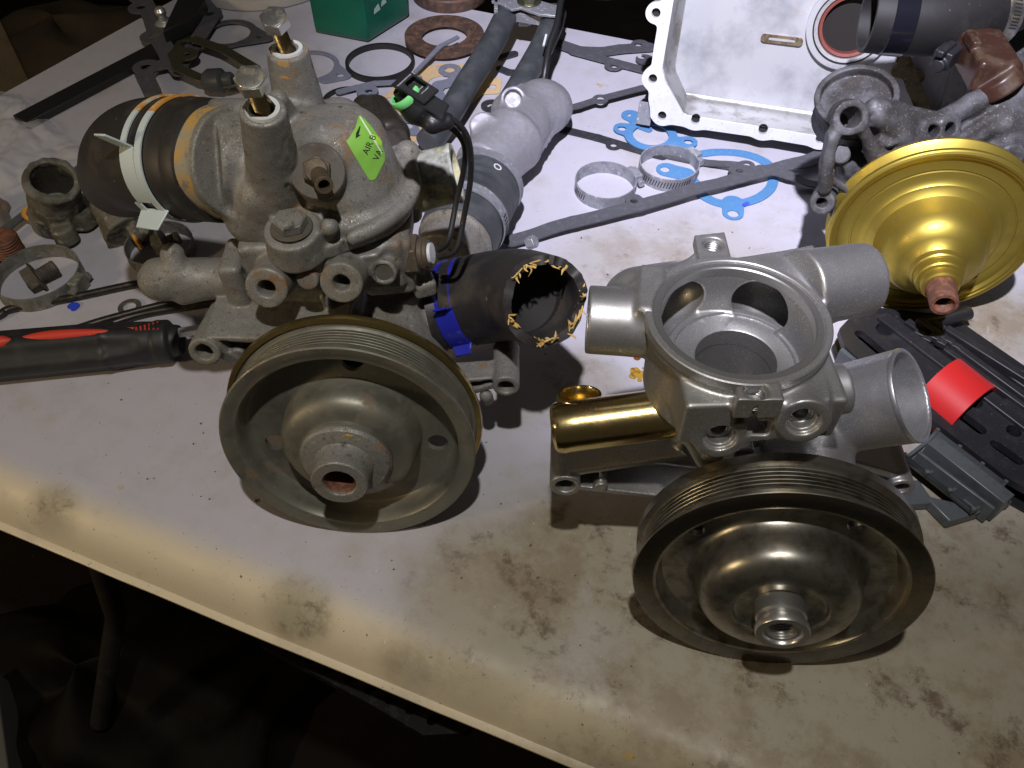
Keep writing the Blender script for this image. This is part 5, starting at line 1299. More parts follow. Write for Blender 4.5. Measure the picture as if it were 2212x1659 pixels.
# ------------------------------------------------------------------ hose clamps
def worm_clamp(c, r, h, ang, m_, label, group='loose hose clamps on the bench', tilt=0, slots=(180, 320), screw=True):
    t = thing('hose_clamp', label, 'hose clamp', c, group)
    axv = nrm((math.sin(tilt)*.6, -math.sin(tilt)*.2, math.cos(tilt)))
    mk('band', lathe([(r-.05, 0), (r+.04, 0), (r+.06, h*.1), (r+.04, h*.2), (r+.04, h*.8), (r+.06, h*.9), (r+.04, h), (r-.05, h)], c, axv, 90, closed=True, wob=.006), m_, t)
    u, v, w_ = frame(axv); a = math.radians(ang)
    d = u*math.cos(a)+v*math.sin(a); tt = np.cross(w_, d)
    if screw:
        sc_ = np.asarray(c)+d*(r+.42)+w_*h*.5
        o = mk('screw_housing', box(sc_-d*.08, (.75, .42, h*.52), ax=(tt, d, w_)), m_, t, bevel=.12)
        mk('screw', join(prism(ngon(sc_+tt*.75, tt, .44), tt, .45), lathe([(.34, -1.2), (.34, -.7), (.3, -.7)], sc_, tt, 16)), m_, t, bevel=.04)
        mk('screw_slot', box(sc_+tt*1.2, (.02, .32, .06), ax=(tt, d, w_)), M['bore'], t)
    n = int(abs(slots[1]-slots[0])/5.5); parts = []
    for k in range(n):
        b = math.radians(slots[0]+(slots[1]-slots[0])*k/n); dd = u*math.cos(b)+v*math.sin(b); t2 = np.cross(w_, dd)
        parts.append(box(np.asarray(c)+dd*(r+.045)+w_*h*.5, (.045, .014, h*.24), ax=(t2, dd, w_+t2*.25)))
    q = mk('band_slots', join(*parts), M['bore'], t); q['kind'] = 'stuff'
    return t
def wdeg(c, px, py):
    q = w(px, py)-np.asarray(c); u, v, _ = frame((0, 0, 1)); return math.degrees(math.atan2(q@v, q@u))
c1_ = w(1306, 412); worm_clamp(c1_, 2.75, 1.25, wdeg(c1_, 1378, 392), M['steelclamp'], 'left one of two loose zinc hose clamps near the long charcoal gasket', slots=(wdeg(c1_, 1240, 430)-10, wdeg(c1_, 1240, 430)+25))
c2_ = w(1442, 375); worm_clamp(c2_, 2.75, 1.3, wdeg(c2_, 1508, 345), M['steelclamp'], 'right zinc hose clamp with slotted band standing over a blue gasket', slots=(wdeg(c2_, 1390, 395), wdeg(c2_, 1500, 410)))
c3_ = w(92, 612); worm_clamp(c3_, 3.3, 1.35, wdeg(c3_, 180, 628), M['dirtclamp'], 'dirt-caked worm drive hose clamp lying at the left edge of the photo', slots=(0, 12))
c4_ = w(352, 548); worm_clamp(c4_, 2.75, 1.3, 60, M['dirtclamp'], 'grey band clamp standing round a small bolt behind the heater pipe', slots=(wdeg(c4_, 290, 590)-15, wdeg(c4_, 290, 590)+10), screw=False)
def small_bolt(c, d, m_, label, r=.75, L_=2.0, name='loose_bolt'):
    t = thing(name, label, 'bolt', c); d = nrm(d)
    mk('bolt_head', join(prism(ngon(c, d, r*1.35), d, .8), lathe([(r*1.6, .8), (r*1.6, .95), (0, .95)], c, d, 28)), m_, t, bevel=.06)
    mk('bolt_shank', lathe([(r*.7, .9)]+thread_prof(r*.72, .9, .9+L_, .18, .07)+[(0, .9+L_)], c, d, 24), m_, t); return t
small_bolt(w(345, 553)+np.array([0, 0, .9]), (.9, .35, .25), M['dirtclamp'], 'small corroded bolt lying inside the grey band clamp', .8, 1.2)
small_bolt(w(70, 628)+np.array([0, 0, .9]), (.8, .6, .2), M['olddark'], 'small grimy bolt lying inside the dirt-caked hose clamp', .8, 1.6)
rbp = w(30, 560)
t = thing('rusty_plug', 'rusty threaded plug standing behind the dirt-caked hose clamp', 'threaded plug', rbp)
mk('plug_thread', lathe([(1.0, .0), (1.1, .8)]+thread_prof(1.2, .9, 2.6, .28, .12)+[(1.15, 2.7), (1.0, 2.85), (0, 2.8)], rbp, nrm((.1, -.1, 1)), 36), M['rust'], t)
mk('plug_base', lathe([(1.6, 0), (1.7, .3), (1.6, .7), (0, .7)], rbp+np.array([-1.2, -.6, 0]), (0, 0, 1), 32, wob=.03), M['rubber'], t)

# ------------------------------------------------------------------ dirty thermostat outlet necks at the left
M['grimecast'] = mat('grimy_outlet_casting', (.15, .145, .12), .2, .7, [(.5, 6, .45, .6, (.08, .072, .05), .8, .1), (1.3, 6, .55, .68, (.30, .30, .25), .7, .2), (5, 4, .62, .7, (.05, .045, .035))], [(4, .6), (10, .3)])
bse = w(128, 478); top_ = W(112, 388, 5.9); Ob = Body(bse-np.array([6, 6, .3]), bse+np.array([6.5, 6, 7]), .09)
dN = nrm(top_-bse)
Ob.cyl(bse+dN*.5, top_, 2.25, 1.95, k=.4, rd=.1)
Ob.cyl(top_-dN*.35, top_, 2.22, 2.15, k=.2, rd=.16)
Ob.plate([w(70, 480), w(110, 450), w(185, 470), w(188, 490), w(150, 522), w(130, 524), w(85, 505)], (0, 0, 1), .2, 1.5, k=.6, rd=.35)
for q in (w(140, 505, 1.2), w(180, 470, 1.2)): Ob.cyl(q-np.array([0, 0, .8]), q+np.array([0, 0, .75]), 1.0, .9, k=.4, rd=.2)
Ob.cyl(top_+dN, top_-dN*4.5, 1.6, k=.1, rd=.05, sub=True)
t = thing('outlet_neck', 'upright dirty thermostat outlet neck with round mouth left of the inlet hose', 'pipe fitting', bse, 'dirty outlet necks')
sdf_obj('neck_casting', Ob, M['grimecast'], t, amp=.03, seed=5)
mk('neck_mouth', lathe([(1.62, -.1), (1.5, -4.2), (0, -4.2)], top_-dN*.6, dN, 32, cap0=False), M['olddark'], t)
b2_ = w(258, 500); Oc = Body(b2_-np.array([7, 6, .3]), b2_+np.array([7, 8, 5.5]), .1)
Oc.cyl(W(245, 425, 3.2), W(285, 500, 1.6), 2.0, 2.2, k=.5, rd=.2)
Oc.plate([w(225, 430), w(285, 460), w(325, 520), w(310, 540), w(270, 530), w(225, 490)], (0, 0, 1), .2, 1.6, k=.6, rd=.35)
Oc.cyl(W(222, 405, 3.4), W(228, 418, 3.0), 1.5, 1.3, k=.4); Oc.cyl(w(300, 500, 1), w(300, 500, 2.4), 1.0, .8, k=.4)
t = thing('outlet_neck', 'dirty outlet neck lying behind the inlet hose with an orange gasket edge', 'pipe fitting', b2_, 'dirty outlet necks')
sdf_obj('neck_casting', Oc, M['grimecast'], t, amp=.04, seed=6)
mk('gasket_edge', sweep(smooth_path([W(262, 462, 2.6), W(278, 490, 2.5), W(292, 515, 2.0), W(306, 538, 1.2)], 5), .17, 8), M['orange'], t)

# ------------------------------------------------------------------ plastic bag, knob, orange hook
def bagmat():
    m = mat('clear_plastic_film', (.75, .75, .8), 0, .12, [], [(.5, .5), (2, .3)]); b = m.node_tree.nodes["Principled BSDF"]; b.inputs['Alpha'].default_value = .38; return m
from mathutils import noise as mnoise
n = 64; vs = []; rs = np.random.RandomState(8); ph = rs.rand(12)*6
cor = [(-60, 190), (40, 205), (205, 345), (-60, 520)]
P4 = [w(*p) for p in cor]
for j in range(n+1):
    for i in range(n+1):
        s_, t_ = i/n, j/n
        p = (P4[0]*(1-s_)+P4[1]*s_)*(1-t_)+(P4[3]*(1-s_)+P4[2]*s_)*t_
        q_ = Vector((p[0]*.16, p[1]*.16, 3.0))
        z = .15+1.1*abs(mnoise.noise(q_))+.7*abs(mnoise.noise(q_*2.3+Vector((5, 1, 0))))+.3*abs(mnoise.noise(q_*5.1))
        e = min(s_, 1-s_, t_, 1-t_)*6; z *= min(1, .25+e)
        vs.append(p+np.array([0, 0, z]))
fs = [(j*(n+1)+i, j*(n+1)+i+1, (j+1)*(n+1)+i+1, (j+1)*(n+1)+i) for j in range(n) for i in range(n)]
o = mk('plastic_bag', (np.array(vs), fs), bagmat(), None, smooth=40); tagt(o, 'crinkled clear plastic bag lying flat at the left edge', 'plastic bag')
kp = w(2, 468); o = mk('ball_end', lumpy((kp[0]-.6, kp[1], 0), (1.6, 1.8, 2.4), 3, flat=1), M['skinpink'], None, smooth=180); tagt(o, 'pinkish grey rounded knob at the left picture edge', 'knob')
t = thing('hooked_tool', 'grey flat tool with an orange ring tip beside the outlet neck', 'tool', w(60, 470))
mk('blade', prism([W(-30, 540, .8), W(-30, 520, .8), W(62, 452, .8), W(70, 462, .8)], (0, 0, 1), .25), M['greypl'], t, bevel=.05)
mk('tip_ring', lathe([(.35, -.25), (.65, -.3), (.72, 0), (.65, .3), (.35, .25)], W(66, 462, 1.0), (.5, -.5, .6), 28, closed=True), M['orange'], t)
mk('stem', sweep([W(72, 452, .6), W(215, 335, .6)], .55, 12), M['greypl'], t)

# ------------------------------------------------------------------ rods, screwdriver, washer
def rod(pts, r, m_, label, z=.35, name='black_rod'):
    o = mk(name, sweep(smooth_path([W(x, y, z) for x, y in pts], 8), r, 16), m_, None); tagt(o, label, 'rod', 'thin rods left of the old pump'); return o
rod([(-40, 700), (0, 680), (28, 666), (150, 644), (270, 618), (380, 597)], .32, M['blacksteel'], 'long black rod bent at its left end touching the dirt-caked clamp')
rod([(150, 715), (244, 686), (392, 650), (560, 628)], .30, M['blacksteel'], 'black rod emerging from behind the screwdriver handle, upper of a close pair', .6)
rod([(180, 722), (294, 682), (420, 660), (600, 634)], .33, M['blacksteel'], 'black rod with a bright streak, lower of the close pair behind the screwdriver handle', .34)
wc = w(281, 665); o = mk('washer', lathe([(.5, 0), (.92, 0), (.92, .14), (.5, .14)], wc, (0, 0, 1), 36, closed=True), M['zinc'], None, origin=wc); tagt(o, 'small plain washer beside the pair of black rods', 'washer')
t = thing('screwdriver', 'large screwdriver with black grip, red inlays and bright steel shaft', 'screwdriver', w(150, 770))
ha, hb = W(-60, 776, 1.8), W(392, 734, 1.75); hd = nrm(hb-ha); HL = np.linalg.norm(hb-ha)
Hs = Body(np.minimum(ha, hb)-2.6, np.maximum(ha, hb)+2.6, .1)
def hp_(px, z=1.8, dy=0):
    tt = (px+60)/452; p = ha*(1-tt)+hb*tt; return p+np.array([0, dy, z-1.8])
Hs.cyl(hp_(-60), hp_(235), 1.95, 1.85, k=.5, rd=.3); Hs.cyl(hp_(235), hp_(372), 1.85, 1.45, k=.6, rd=.15); Hs.cyl(hp_(372), hp_(392), 1.25, 1.1, k=.15, rd=.1); Hs.cyl(hp_(340), hp_(368), 1.62, 1.6, k=.2, rd=.1)
sdv = np.cross(hd, (0, 0, 1))
for a in (-.55, .75, 2.0, -2.2):
    d_ = sdv*math.cos(a)+np.array([0, 0, 1])*math.sin(a)
    Hs.cap(hp_(-70)+d_*2.5, hp_(290)+d_*2.45, .85, k=.5, sub=True)
sdf_obj('grip', Hs, M['handle'], t)
def inlay(pts, r, nm='grip_inlay'):
    ps = []
    for x, y in pts:
        h = Hs.hit(x, y); ps.append(h)
    b_ = []
    return mk(nm, join(*[sweep(np.array([p-np.array([0, 0, .12*1]) for p in ps]), r, 12)]), M['redgrip'], t)
pts = [(40+210*k/14, 731-15*k/14) for k in range(15)]
ps = [Hs.hit(x, y)-nrm(-ray(x, y))*.22 for x, y in pts]
v_, f_ = sweep(np.array(ps), [.05, .25, .36, .42, .42, .40, .36, .3, .22, .05], 16); mk('grip_inlay', (v_, f_), M['redgrip'], t)
v_, f_ = sweep(np.array([Hs.hit(x, y)-nrm(-ray(x, y))*.2 for x, y in [(-25, 742), (-8, 740), (10, 738), (28, 735)]]), [.1, .45, .45, .1], 16); mk('grip_inlay', (v_, f_), M['redgrip'], t)
for k in range(6):
    x = 294+k*9.2; hh = 5+k*1.6
    a_, b_ = Hs.hit(x, 712-hh-k*.8), Hs.hit(x+1, 712+hh*.3-k*.8)
    if a_ is not None and b_ is not None: mk('grip_mark', sweep([a_-np.array([0, 0, .05]), b_-np.array([0, 0, .05])], .09, 8), M['redgrip'], t)
a_, b_ = Hs.hit(270, 707), Hs.hit(290, 709); mk('grip_mark', sweep([a_-np.array([0, 0, .05]), b_-np.array([0, 0, .05])], [.03, .12], 8), M['redgrip'], t)
sA, sB = W(385, 719, 2.3), W(600, 686, 2.3); mk('shaft', join(prism(ngon(sA, nrm(sB-sA), .42, rot=.26), nrm(sB-sA), np.linalg.norm(sB-sA))), M['steel'], t, smooth=None, bevel=.05)

# ------------------------------------------------------------------ black bar, block and ball stud at the upper left
ba, bb = w(50, 272), w(465, 52); bd = nrm(bb-ba)
o = mk('black_bar', box((ba+bb)/2+np.array([0, 0, .4]), (np.linalg.norm(bb-ba)/2, 1.15, .4), ax=(bd, np.cross((0, 0, 1), bd), (0, 0, 1))), M['blackpl'], None, bevel=.06); tagt(o, 'long flat black bar lying across the upper left of the bench', 'bar')
b_ = prism([w(360, 98, .8), w(420, 70, .8), w(452, 26, .8), w(398, 14, .8)], (0, 0, 1), 1.6); o = mk('black_block', b_, M['blackpl'], None, bevel=.12); tagt(o, 'black rectangular rubber block on the black bar under the lobed gasket', 'block')
cc = w(362, 68, 0); o = mk('ball_stud', lathe([(.9, 0), (1.1, .3), (1.15, 1.0), (.9, 1.3), (.5, 1.5), (.45, 2.0), (.6, 2.2), (.62, 2.6), (.4, 2.9), (0, 2.95)], cc, (0, -.1, 1), 36), M['steel'], None, origin=cc); tagt(o, 'small shiny ball stud between lobed gasket and black block', 'stud')
st_ = Body(w(800, 290)-np.array([6, 7, .3]), w(800, 290)+np.array([6, 9, 5]), .09)
q1_, q2_ = W(800, 228, 2.4), W(845, 310, 1.6)
st_.cyl(q1_, q2_, 1.7, 2.3, k=.3, rd=.9); st_.cyl(W(780, 228, 2.4), W(800, 240, 2.6), 1.2, k=.5, rd=.4); 
sa = nrm(q2_-q1_); st_.cap(W(812, 226, 3.9), W(835, 318, 3.4), .22, k=.2); st_.ell(W(787, 238, 3.3), (.9, .6, .35), k=.2)
o = mk('stamped_cover', st_.mesh(.005, 3), mat('oily_pressed_steel', (.12, .105, .09), .7, .32, [(.8, 4, .5, .65, (.08, .065, .05), .5)], [(8, .1)]), None, smooth=180); tagt(o, 'dark pressed steel part with a shiny bead behind the green label', 'steel cover')
bn_ = W(500, 205, 4.0)
o = mk('dark_fitting', join(lathe([(.8, -1.7), (1.15, -1.2), (1.2, .2), (1.0, .4), (.8, .5), (.8, 1.2), (.65, 1.4), (0, 1.4)], w(485, 212, 0)+np.array([0, .2, 1.9]), nrm((1, -.1, .1)), 36, wob=.02)), M['hosegrey'], None); tagt(o, 'dark rubber-covered fitting just above the inlet hose', 'fitting')

# ------------------------------------------------------------------ green bottle, white lid
gb_ = [w(683, 76), w(797, 98), w(885, 42), w(870, -60), w(700, -55)]
Gb = Body(np.min(gb_, 0)-np.array([1.5, 1.5, .2]), np.max(gb_, 0)+np.array([1.5, 1.5, 17]), .16)
Gb.plate(gb_, (0, 0, 1), 0, 14, k=.1, rd=1.0)
t = thing('green_bottle', 'green plastic bottle standing at the back of the bench', 'bottle', w(790, 40))
mk('bottle_body', Gb.mesh(), M['greenpl'], t, smooth=180)
u0 = w(797, 98); u1 = w(885, 42); ud = nrm(u1-u0)
gn = nrm(np.cross(ud, (0, 0, 1))); zu = np.array([0, 0, 1.])
for (a_, b_, c_, d_) in ((1.4, 3.0, 1.1, .75), (2.7, 3.35, .9, .7), (3.9, 3.7, .8, .55)):
    q = u0+ud*a_+gn*.04+zu*b_; mk('worn_print', prism([q, q+ud*c_+zu*.12, q+ud*c_*.8+zu*(d_+.1), q+ud*.15+zu*d_*.7], gn, .03), M['whiteprint'], t, smooth=None)
lc = w(572, -54); o = mk('plastic_tub', lathe([(9.2, 0), (9.75, .15), (9.85, .5), (9.8, 1.2), (9.5, 1.35), (0, 1.4)], lc, (0, 0, 1), 96), M['whitelid'], None, origin=lc); tagt(o, 'large off-white round lid at the top edge behind the rear bolt', 'lid')

# ------------------------------------------------------------------ twin black hoses with bracket, cable
t = thing('twin_hoses', 'two black coolant hoses joined by a grey steel bracket at the top edge', 'hose', w(1120, 120))
zz = 2.6
mk('hose', sweep(smooth_path([W(1100, 20, 4.2), W(1088, 45, 4.0), W(1060, 100, 3.6), W(1010, 180, 3.0), W(968, 250, 2.4), W(925, 310, 1.6)], 8), [1.22, 1.25, 1.25, 1.25, 1.3], 32), M['hosegrey'], t)
mk('hose', sweep(smooth_path([W(1200, 30, 4.0), W(1190, 58, 3.8), W(1166, 110, 3.4), W(1120, 190, 2.6), W(1090, 240, 2.2)], 8), [1.22, 1.25, 1.25, 1.25], 32), M['hosegrey'], t)
bp_ = [W(x, y, 5.2) for x, y in ((1062, 8), (1085, 14), (1105, 26), (1125, 22), (1140, 28), (1165, 36), (1205, 40), (1206, 18), (1170, 8), (1140, -8), (1065, -12))]
mk('bracket', prism(bp_, (0, 0, 1), .3), M['steelclamp'], t, bevel=.06)
mk('bracket_edge', join(box(W(1072, 22, 4.6), (.2, 1.4, .9)), box(W(1150, 42, 4.2), (2.0, .15, .5), rotz=-18)), M['steelclamp'], t, bevel=.06)
bh = W(1143, 4, 5.5); mk('bracket_bolt', join(lathe([(1.3, 0), (1.3, .15), (.9, .2)], bh, (0, 0, 1), 28), prism(ngon(bh+np.array([0, 0, .15]), (0, 0, 1), 1.05), (0, 0, 1), .8)), M['olive'], t, bevel=.06)
bh2 = W(1132, 48, 3.0); mk('bracket_nut', prism(ngon(bh2, (0, 0, 1), 1.1), (0, 0, 1), .8), M['zinc'], t, bevel=.06)
t = thing('black_cable', 'thin black cable hanging across the right coolant hose', 'cable', w(1190, 120))
mk('cable_sheath', sweep(smooth_path([W(1222, -40, 8), W(1212, 0, 7.4), W(1203, 52, 6.6), W(1188, 96, 5.6), W(1178, 150, 4.2), W(1170, 205, 2.2)], 8), .34, 14), M['blackpl'], t)
mk('white_mark', sweep([W(1182, 74, 6.35)+np.array([-.1, -.2, .05]), W(1176, 98, 5.85)+np.array([-.1, -.2, .05])], .12, 8), M['whitepl'], t)

# ------------------------------------------------------------------ aluminium elbow and rubber coupling behind the old pump
E = Body(w(1110, 320)-np.array([9, 12, .2]), w(1110, 320)+np.array([9, 14, 9.5]), .11)
e0_, e1_, e2_ = W(1040, 372, 3.8), W(1108, 300, 3.9), W(1165, 232, 3.4)
E.cyl(e0_, e1_, 2.7, 2.9, k=1.0, rd=.3); E.cap(e1_, e2_, 2.7, 2.2, k=1.0); E.ell(W(1172, 232, 3.2), (2.9, 3.2, 2.3), k=1.0); E.cap(W(1100, 240, 4.2), W(1110, 262, 4.0), 1.7, k=1.0)
E.cyl(W(1048, 300, 3.6), W(1042, 268, 6.4), 1.25, 1.15, k=.5, rd=.15); E.cyl(W(1108, 228, 4.0), W(1108, 214, 6.0), 1.2, 1.15, k=.5, rd=.12); E.cyl(W(1108, 214, 5.6), W(1108, 214, 7), .8, k=.05, sub=True)
E.plate([W(x, y, 4.8) for x, y in ((1080, 200), (1125, 180), (1140, 190), (1120, 215))], (0, 0, 1), -.8, 0, k=.5, rd=.15)
sm = smooth_path([W(1218, 236, 2.6), W(1190, 290, 2.8), W(1150, 345, 2.8), W(1094, 396, 2.8)], 5)
for a_, b_ in zip(sm[:-1], sm[1:]): E.cap(a_, b_, .22, k=.35)
o = mk('aluminium_elbow', E.mesh(.012, 4), M['alu'], None, smooth=180); tagt(o, 'dusty cast aluminium elbow pipe with two stub bosses lying behind the old pump', 'pipe elbow')
t = thing('rubber_coupling', 'wide ribbed rubber coupling with two band clamps behind the old pump', 'rubber coupling', w(1030, 470))
k0_, k1_ = W(1048, 398, 3.8), W(985, 520, 4.4); kd = nrm(k1_-k0_); KL = np.linalg.norm(k1_-k0_)
mk('rubber_sleeve', lathe([(2.7, -.2), (3.1, -.3), (3.25, 0), (3.25, 1.2)]+[(3.2+.06*math.cos(k*1.7), 1.3+k*.3) for k in range(12)]+[(3.15, KL-.4), (3.0, KL), (2.6, KL)], k0_, kd, 80, wob=.005), M['hosegrey'], t)
mk('band_clamp', lathe([(3.27, 0), (3.36, 0), (3.36, .95), (3.27, .95)], k0_+kd*-.1, kd, 80, closed=True), M['steelclamp'], t)
bb_ = k0_+kd*(KL*.60); mk('band_clamp', lathe([(3.3, 0), (3.40, 0), (3.43, .1), (3.40, .2), (3.40, 1.1), (3.3, 1.1)], bb_, kd, 80, closed=True), M['steelclamp'], t)
uu, vv, ww = frame(kd); aR = ang_of(bb_, kd, W(1110, 500, 4)); parts = []
for k in range(9):
    b = math.radians(aR+(k-4)*5.5); dd = uu*math.cos(b)+vv*math.sin(b); t2 = np.cross(ww, dd); parts.append(box(bb_+ww*.55+dd*3.41, (.06, .015, .3), ax=(t2, dd, ww)))
q = mk('band_slots', join(*parts), M['bore'], t); q['kind'] = 'stuff'
mk('clamp_screw', join(prism(ngon(W(1140, 527, 2.6), (.8, -.2, .6), .55), (.8, -.2, .6), .8)), M['steelclamp'], t, bevel=.06)
rg = k0_+kd*1.6; aO = ang_of(rg, kd, W(1056, 398, 7)); b = math.radians(aO); dd = uu*math.cos(b)+vv*math.sin(b)
mk('ring_mark', lathe([(.24, 0), (.36, 0), (.36, .03), (.24, .03)], rg+dd*3.25, dd, 24, closed=True), M['whitepl'], t)
cn = Body(k1_-np.array([5, 6, 3.5]), k1_+np.array([6, 5, 4.5]), .11); cn.cyl(k1_-kd*.6, k1_+kd*3, 2.8, 2.6, k=.4, rd=.2); cn.cyl(k1_+kd*.0, k1_+kd*.5, 3.0, 3.0, k=.3, rd=.2)
mk('cast_neck', cn.mesh(.01, 3), M['oldcast'], t, smooth=180)
# ------------------------------------------------------------------ upper right: big hose, clamp, brown connector
t = thing('large_radiator_hose', 'thick black radiator hose with glossy tape band and steel clamp, top right corner', 'hose', w(2000, 60))
hpth = smooth_path([W(1874, 34, 17.0), W(1940, 38, 17.0), W(2020, 38, 17.0), W(2110, 20, 17.2), W(2200, -20, 17.6), W(2300, -80, 18)], 8)
mk('hose_body', sweep(hpth, [2.6, 2.65, 2.72, 2.78, 2.8, 2.8], 56, inner=.86), M['rubber'], t, smooth=50)
hd0 = nrm(hpth[1]-hpth[0])
mk('tape_band', lathe([(2.64, 0), (2.70, .05), (2.73, 1.6), (2.66, 1.65)], hpth[0]+hd0*1.3, hd0, 64, closed=True), M['purpleband'], t)
i_ = 26; hd1 = nrm(nrm(hpth[i_+1]-hpth[i_-1])+np.array([.1, -.3, 0]))
mk('steel_clamp', lathe([(2.83, 0), (2.93, 0), (2.96, .12), (2.93, .2), (2.93, 1.05), (2.96, 1.15), (2.83, 1.15)], hpth[i_], hd1, 72, closed=True), M['zinc'], t)
uu, vv, ww = frame(hd1); parts = []; aR = ang_of(hpth[i_], hd1, W(2142, 40, 19))
for k in range(14):
    b = math.radians(aR+(k-7)*5); dd = uu*math.cos(b)+vv*math.sin(b); t2 = np.cross(ww, dd); parts.append(box(hpth[i_]+ww*.58+dd*2.94, (.05, .015, .28), ax=(t2, dd, ww+t2*.3)))
q = mk('band_slots', join(*parts), M['bore'], t); q['kind'] = 'stuff'
Bc = Body(W(2110, 115, 16)-np.array([8, 9, 5]), W(2110, 115, 16)+np.array([8, 9, 5]), .1)
bx_ = nrm(W(2150, 175, 16)-W(2090, 75, 16)); by_ = nrm(np.cross((0, 0, 1), bx_))
Bc.box(W(2128, 130, 16), (2.6, 1.5, 1.2), ax=(bx_, by_, (0, 0, 1)), rd=.35, k=.2); Bc.box(W(2092, 82, 16.2), (1.3, 1.2, 1.0), ax=(bx_, by_, (0, 0, 1)), rd=.3, k=.25); Bc.cyl(W(2150, 165, 16), W(2168, 195, 15.2), 1.5, 1.7, k=.3, rd=.2)
Bc.box(W(2100, 88, 17.2), (1.0, .3, .4), ax=(bx_, by_, (0, 0, 1)), rd=.1, k=.1)
o = mk('brown_sensor', Bc.mesh(.004, 2), M['brownpl'], None, smooth=180); tagt(o, 'brown plastic sensor housing below the steel clamp at the top right', 'sensor')
Gp = Body(W(2050, 118, 15.6)-np.array([5, 6, 3]), W(2050, 118, 15.6)+np.array([5, 6, 3.5]), .09)
gxx = nrm(W(2025, 135, 15.6)-W(2075, 95, 15.6)); gy = nrm(np.cross((0, 0, 1), gxx))
Gp.box(W(2050, 116, 15.8), (1.35, .7, .65), ax=(gxx, gy, (0, 0, 1)), rd=.12, k=.1); Gp.box(W(2044, 106, 16.5), (1.1, .28, .25), ax=(gxx, gy, (0, 0, 1)), rd=.08, k=.1); Gp.cyl(W(2032, 136, 15.5), W(2024, 144, 15.5), .55, .5, k=.1)
o = mk('grey_plug', Gp.mesh(0, 2), M['dkgreypl'], None, smooth=180); tagt(o, 'dark grey electrical plug fitted to the brown sensor', 'plug')
dk = W(2228, 150, 12.0)
o = mk('grey_disc', lathe([(0, .6), (3.7, .6), (3.9, .45), (3.95, -.3), (3.7, -.5)], dk, nrm((-.35, -.3, 1)), 64), M['greycast'], None); tagt(o, 'grey round metal flange at the right picture edge beside the brown sensor', 'flange')

# ------------------------------------------------------------------ right edge: black plastic chain guide, grey part, red clip
t = thing('black_guide_rail', 'long black plastic guide rail with slots and holes behind the new pump', 'guide rail', w(2050, 850))
ZR = 2.2
f_ = Flat(.1); f_.poly([W(x, y, ZR) for x, y in ((1842, 700), (1868, 680), (1905, 690), (2010, 775), (2240, 950), (2290, 1080), (2180, 1020), (1960, 850), (1838, 745), (1828, 715))], grow=.5)
f_.disc(W(1911, 711, ZR), .65, sub=True)
def slot(f_, a, b, r, z=ZR):
    a, b = W(*a, z), W(*b, z); f_.seg(a, b, r); f_.ops[-1] = (f_.ops[-1][0], -1)
slot(f_, (1858, 722), (1905, 762), .40); slot(f_, (2068, 890), (2118, 928), .40); slot(f_, (2150, 960), (2200, 995), .35)
f_.disc(W(2103, 866, ZR), .62, sub=True); f_.disc(W(2190, 931, ZR), .5, sub=True)
mk('slotted_plate', f_.mesh(1.6, ZR), M['dkgreypl'], t, smooth=40)
mk('plate_wall', f_.mesh(.1, .3), M['blackpl'], t, smooth=40)
for k, (a_, b_, h_, w_) in enumerate((((1905, 678), (2260, 945), 2.5, .55), ((1960, 690), (2260, 905), 2.2, .3), ((1985, 685), (2260, 885), 2.6, .28), ((2015, 690), (2260, 860), 2.2, .3), ((2045, 705), (2260, 840), 2.7, .32))):
    p, q = W(*a_, h_), W(*b_, h_); d_ = nrm(q-p)
    mk('rail', box(((p+q)/2)*np.array([1, 1, 0])+np.array([0, 0, h_/2]), (np.linalg.norm(q-p)/2, w_, h_/2), ax=(d_, np.cross((0, 0, 1), d_), (0, 0, 1))), M['dkgreypl'], t, bevel=.08)
p, q = W(1905, 690, 0), W(2270, 940, 0); pb_ = prism([w(1830, 715), w(1880, 672), w(2050, 690), w(2280, 850), w(2290, 1060), w(2200, 1010)], (0, 0, 1), .5); mk('rail_base', pb_, M['blackpl'], t, bevel=.05)
mk('rail_tab', sweep([W(1990, 700, 1.6), W(2040, 690, 1.6), W(2092, 676, 1.6)], .55, 16), M['blackpl'], t)
for k in range(6):
    p = W(1985+k*16, 722+k*4+(k % 2)*8, 2.4); mk('ratchet_tooth', box(p, (.35, .25, .25), rotz=-40), M['dkgreypl'], t, bevel=.05)
rt = thing('red_clip', 'bright red curved plastic clip on the black guide rail', 'plastic clip', w(2070, 860))
ra, rb_ = W(2018, 838, 1.2), W(2092, 900, 1.2); rd_ = nrm(rb_-ra)
u, v, _ = frame(rd_)
def clipmesh():
    vs = []; n1, n2 = 24, 10
    for s_ in (0, 1):
        for j in range(n2+1):
            for i in range(n1+1):
                a = math.radians(-15+210*i/n1)
                r = (2.75 if s_ == 0 else 2.45)
                side_ = -np.cross((0, 0, 1), rd_)
                vs.append(ra+(rb_-ra)*(j/n2)*1.0+side_*math.cos(a)*r*1.0+np.array([0, 0, 1])*math.sin(a)*r*.95+rd_*(.25*math.cos(a)))
    fs = []; N_ = (n1+1)*(n2+1)
    for j in range(n2):
        for i in range(n1):
            a = j*(n1+1)+i; fs.append((a, a+1, a+n1+2, a+n1+1)); fs.append((N_+a, N_+a+n1+1, N_+a+n1+2, N_+a+1))
    for i in range(n1): fs.append((i, N_+i, N_+i+1, i+1)); b = n2*(n1+1)+i; fs.append((b, b+1, N_+b+1, N_+b))
    for j in range(n2):
        a = j*(n1+1); fs.append((a, a+n1+1, N_+a+n1+1, N_+a)); a += n1; fs.append((a, N_+a, N_+a+n1+1, a+n1+1))
    return np.array(vs), fs
mk('clip_shell', clipmesh(), M['red'], rt, smooth=50)
g = thing('grey_plastic_guide', 'grey ribbed plastic guide trough at the right of the new pump', 'plastic guide', w(2070, 1050))
zG = 2.0
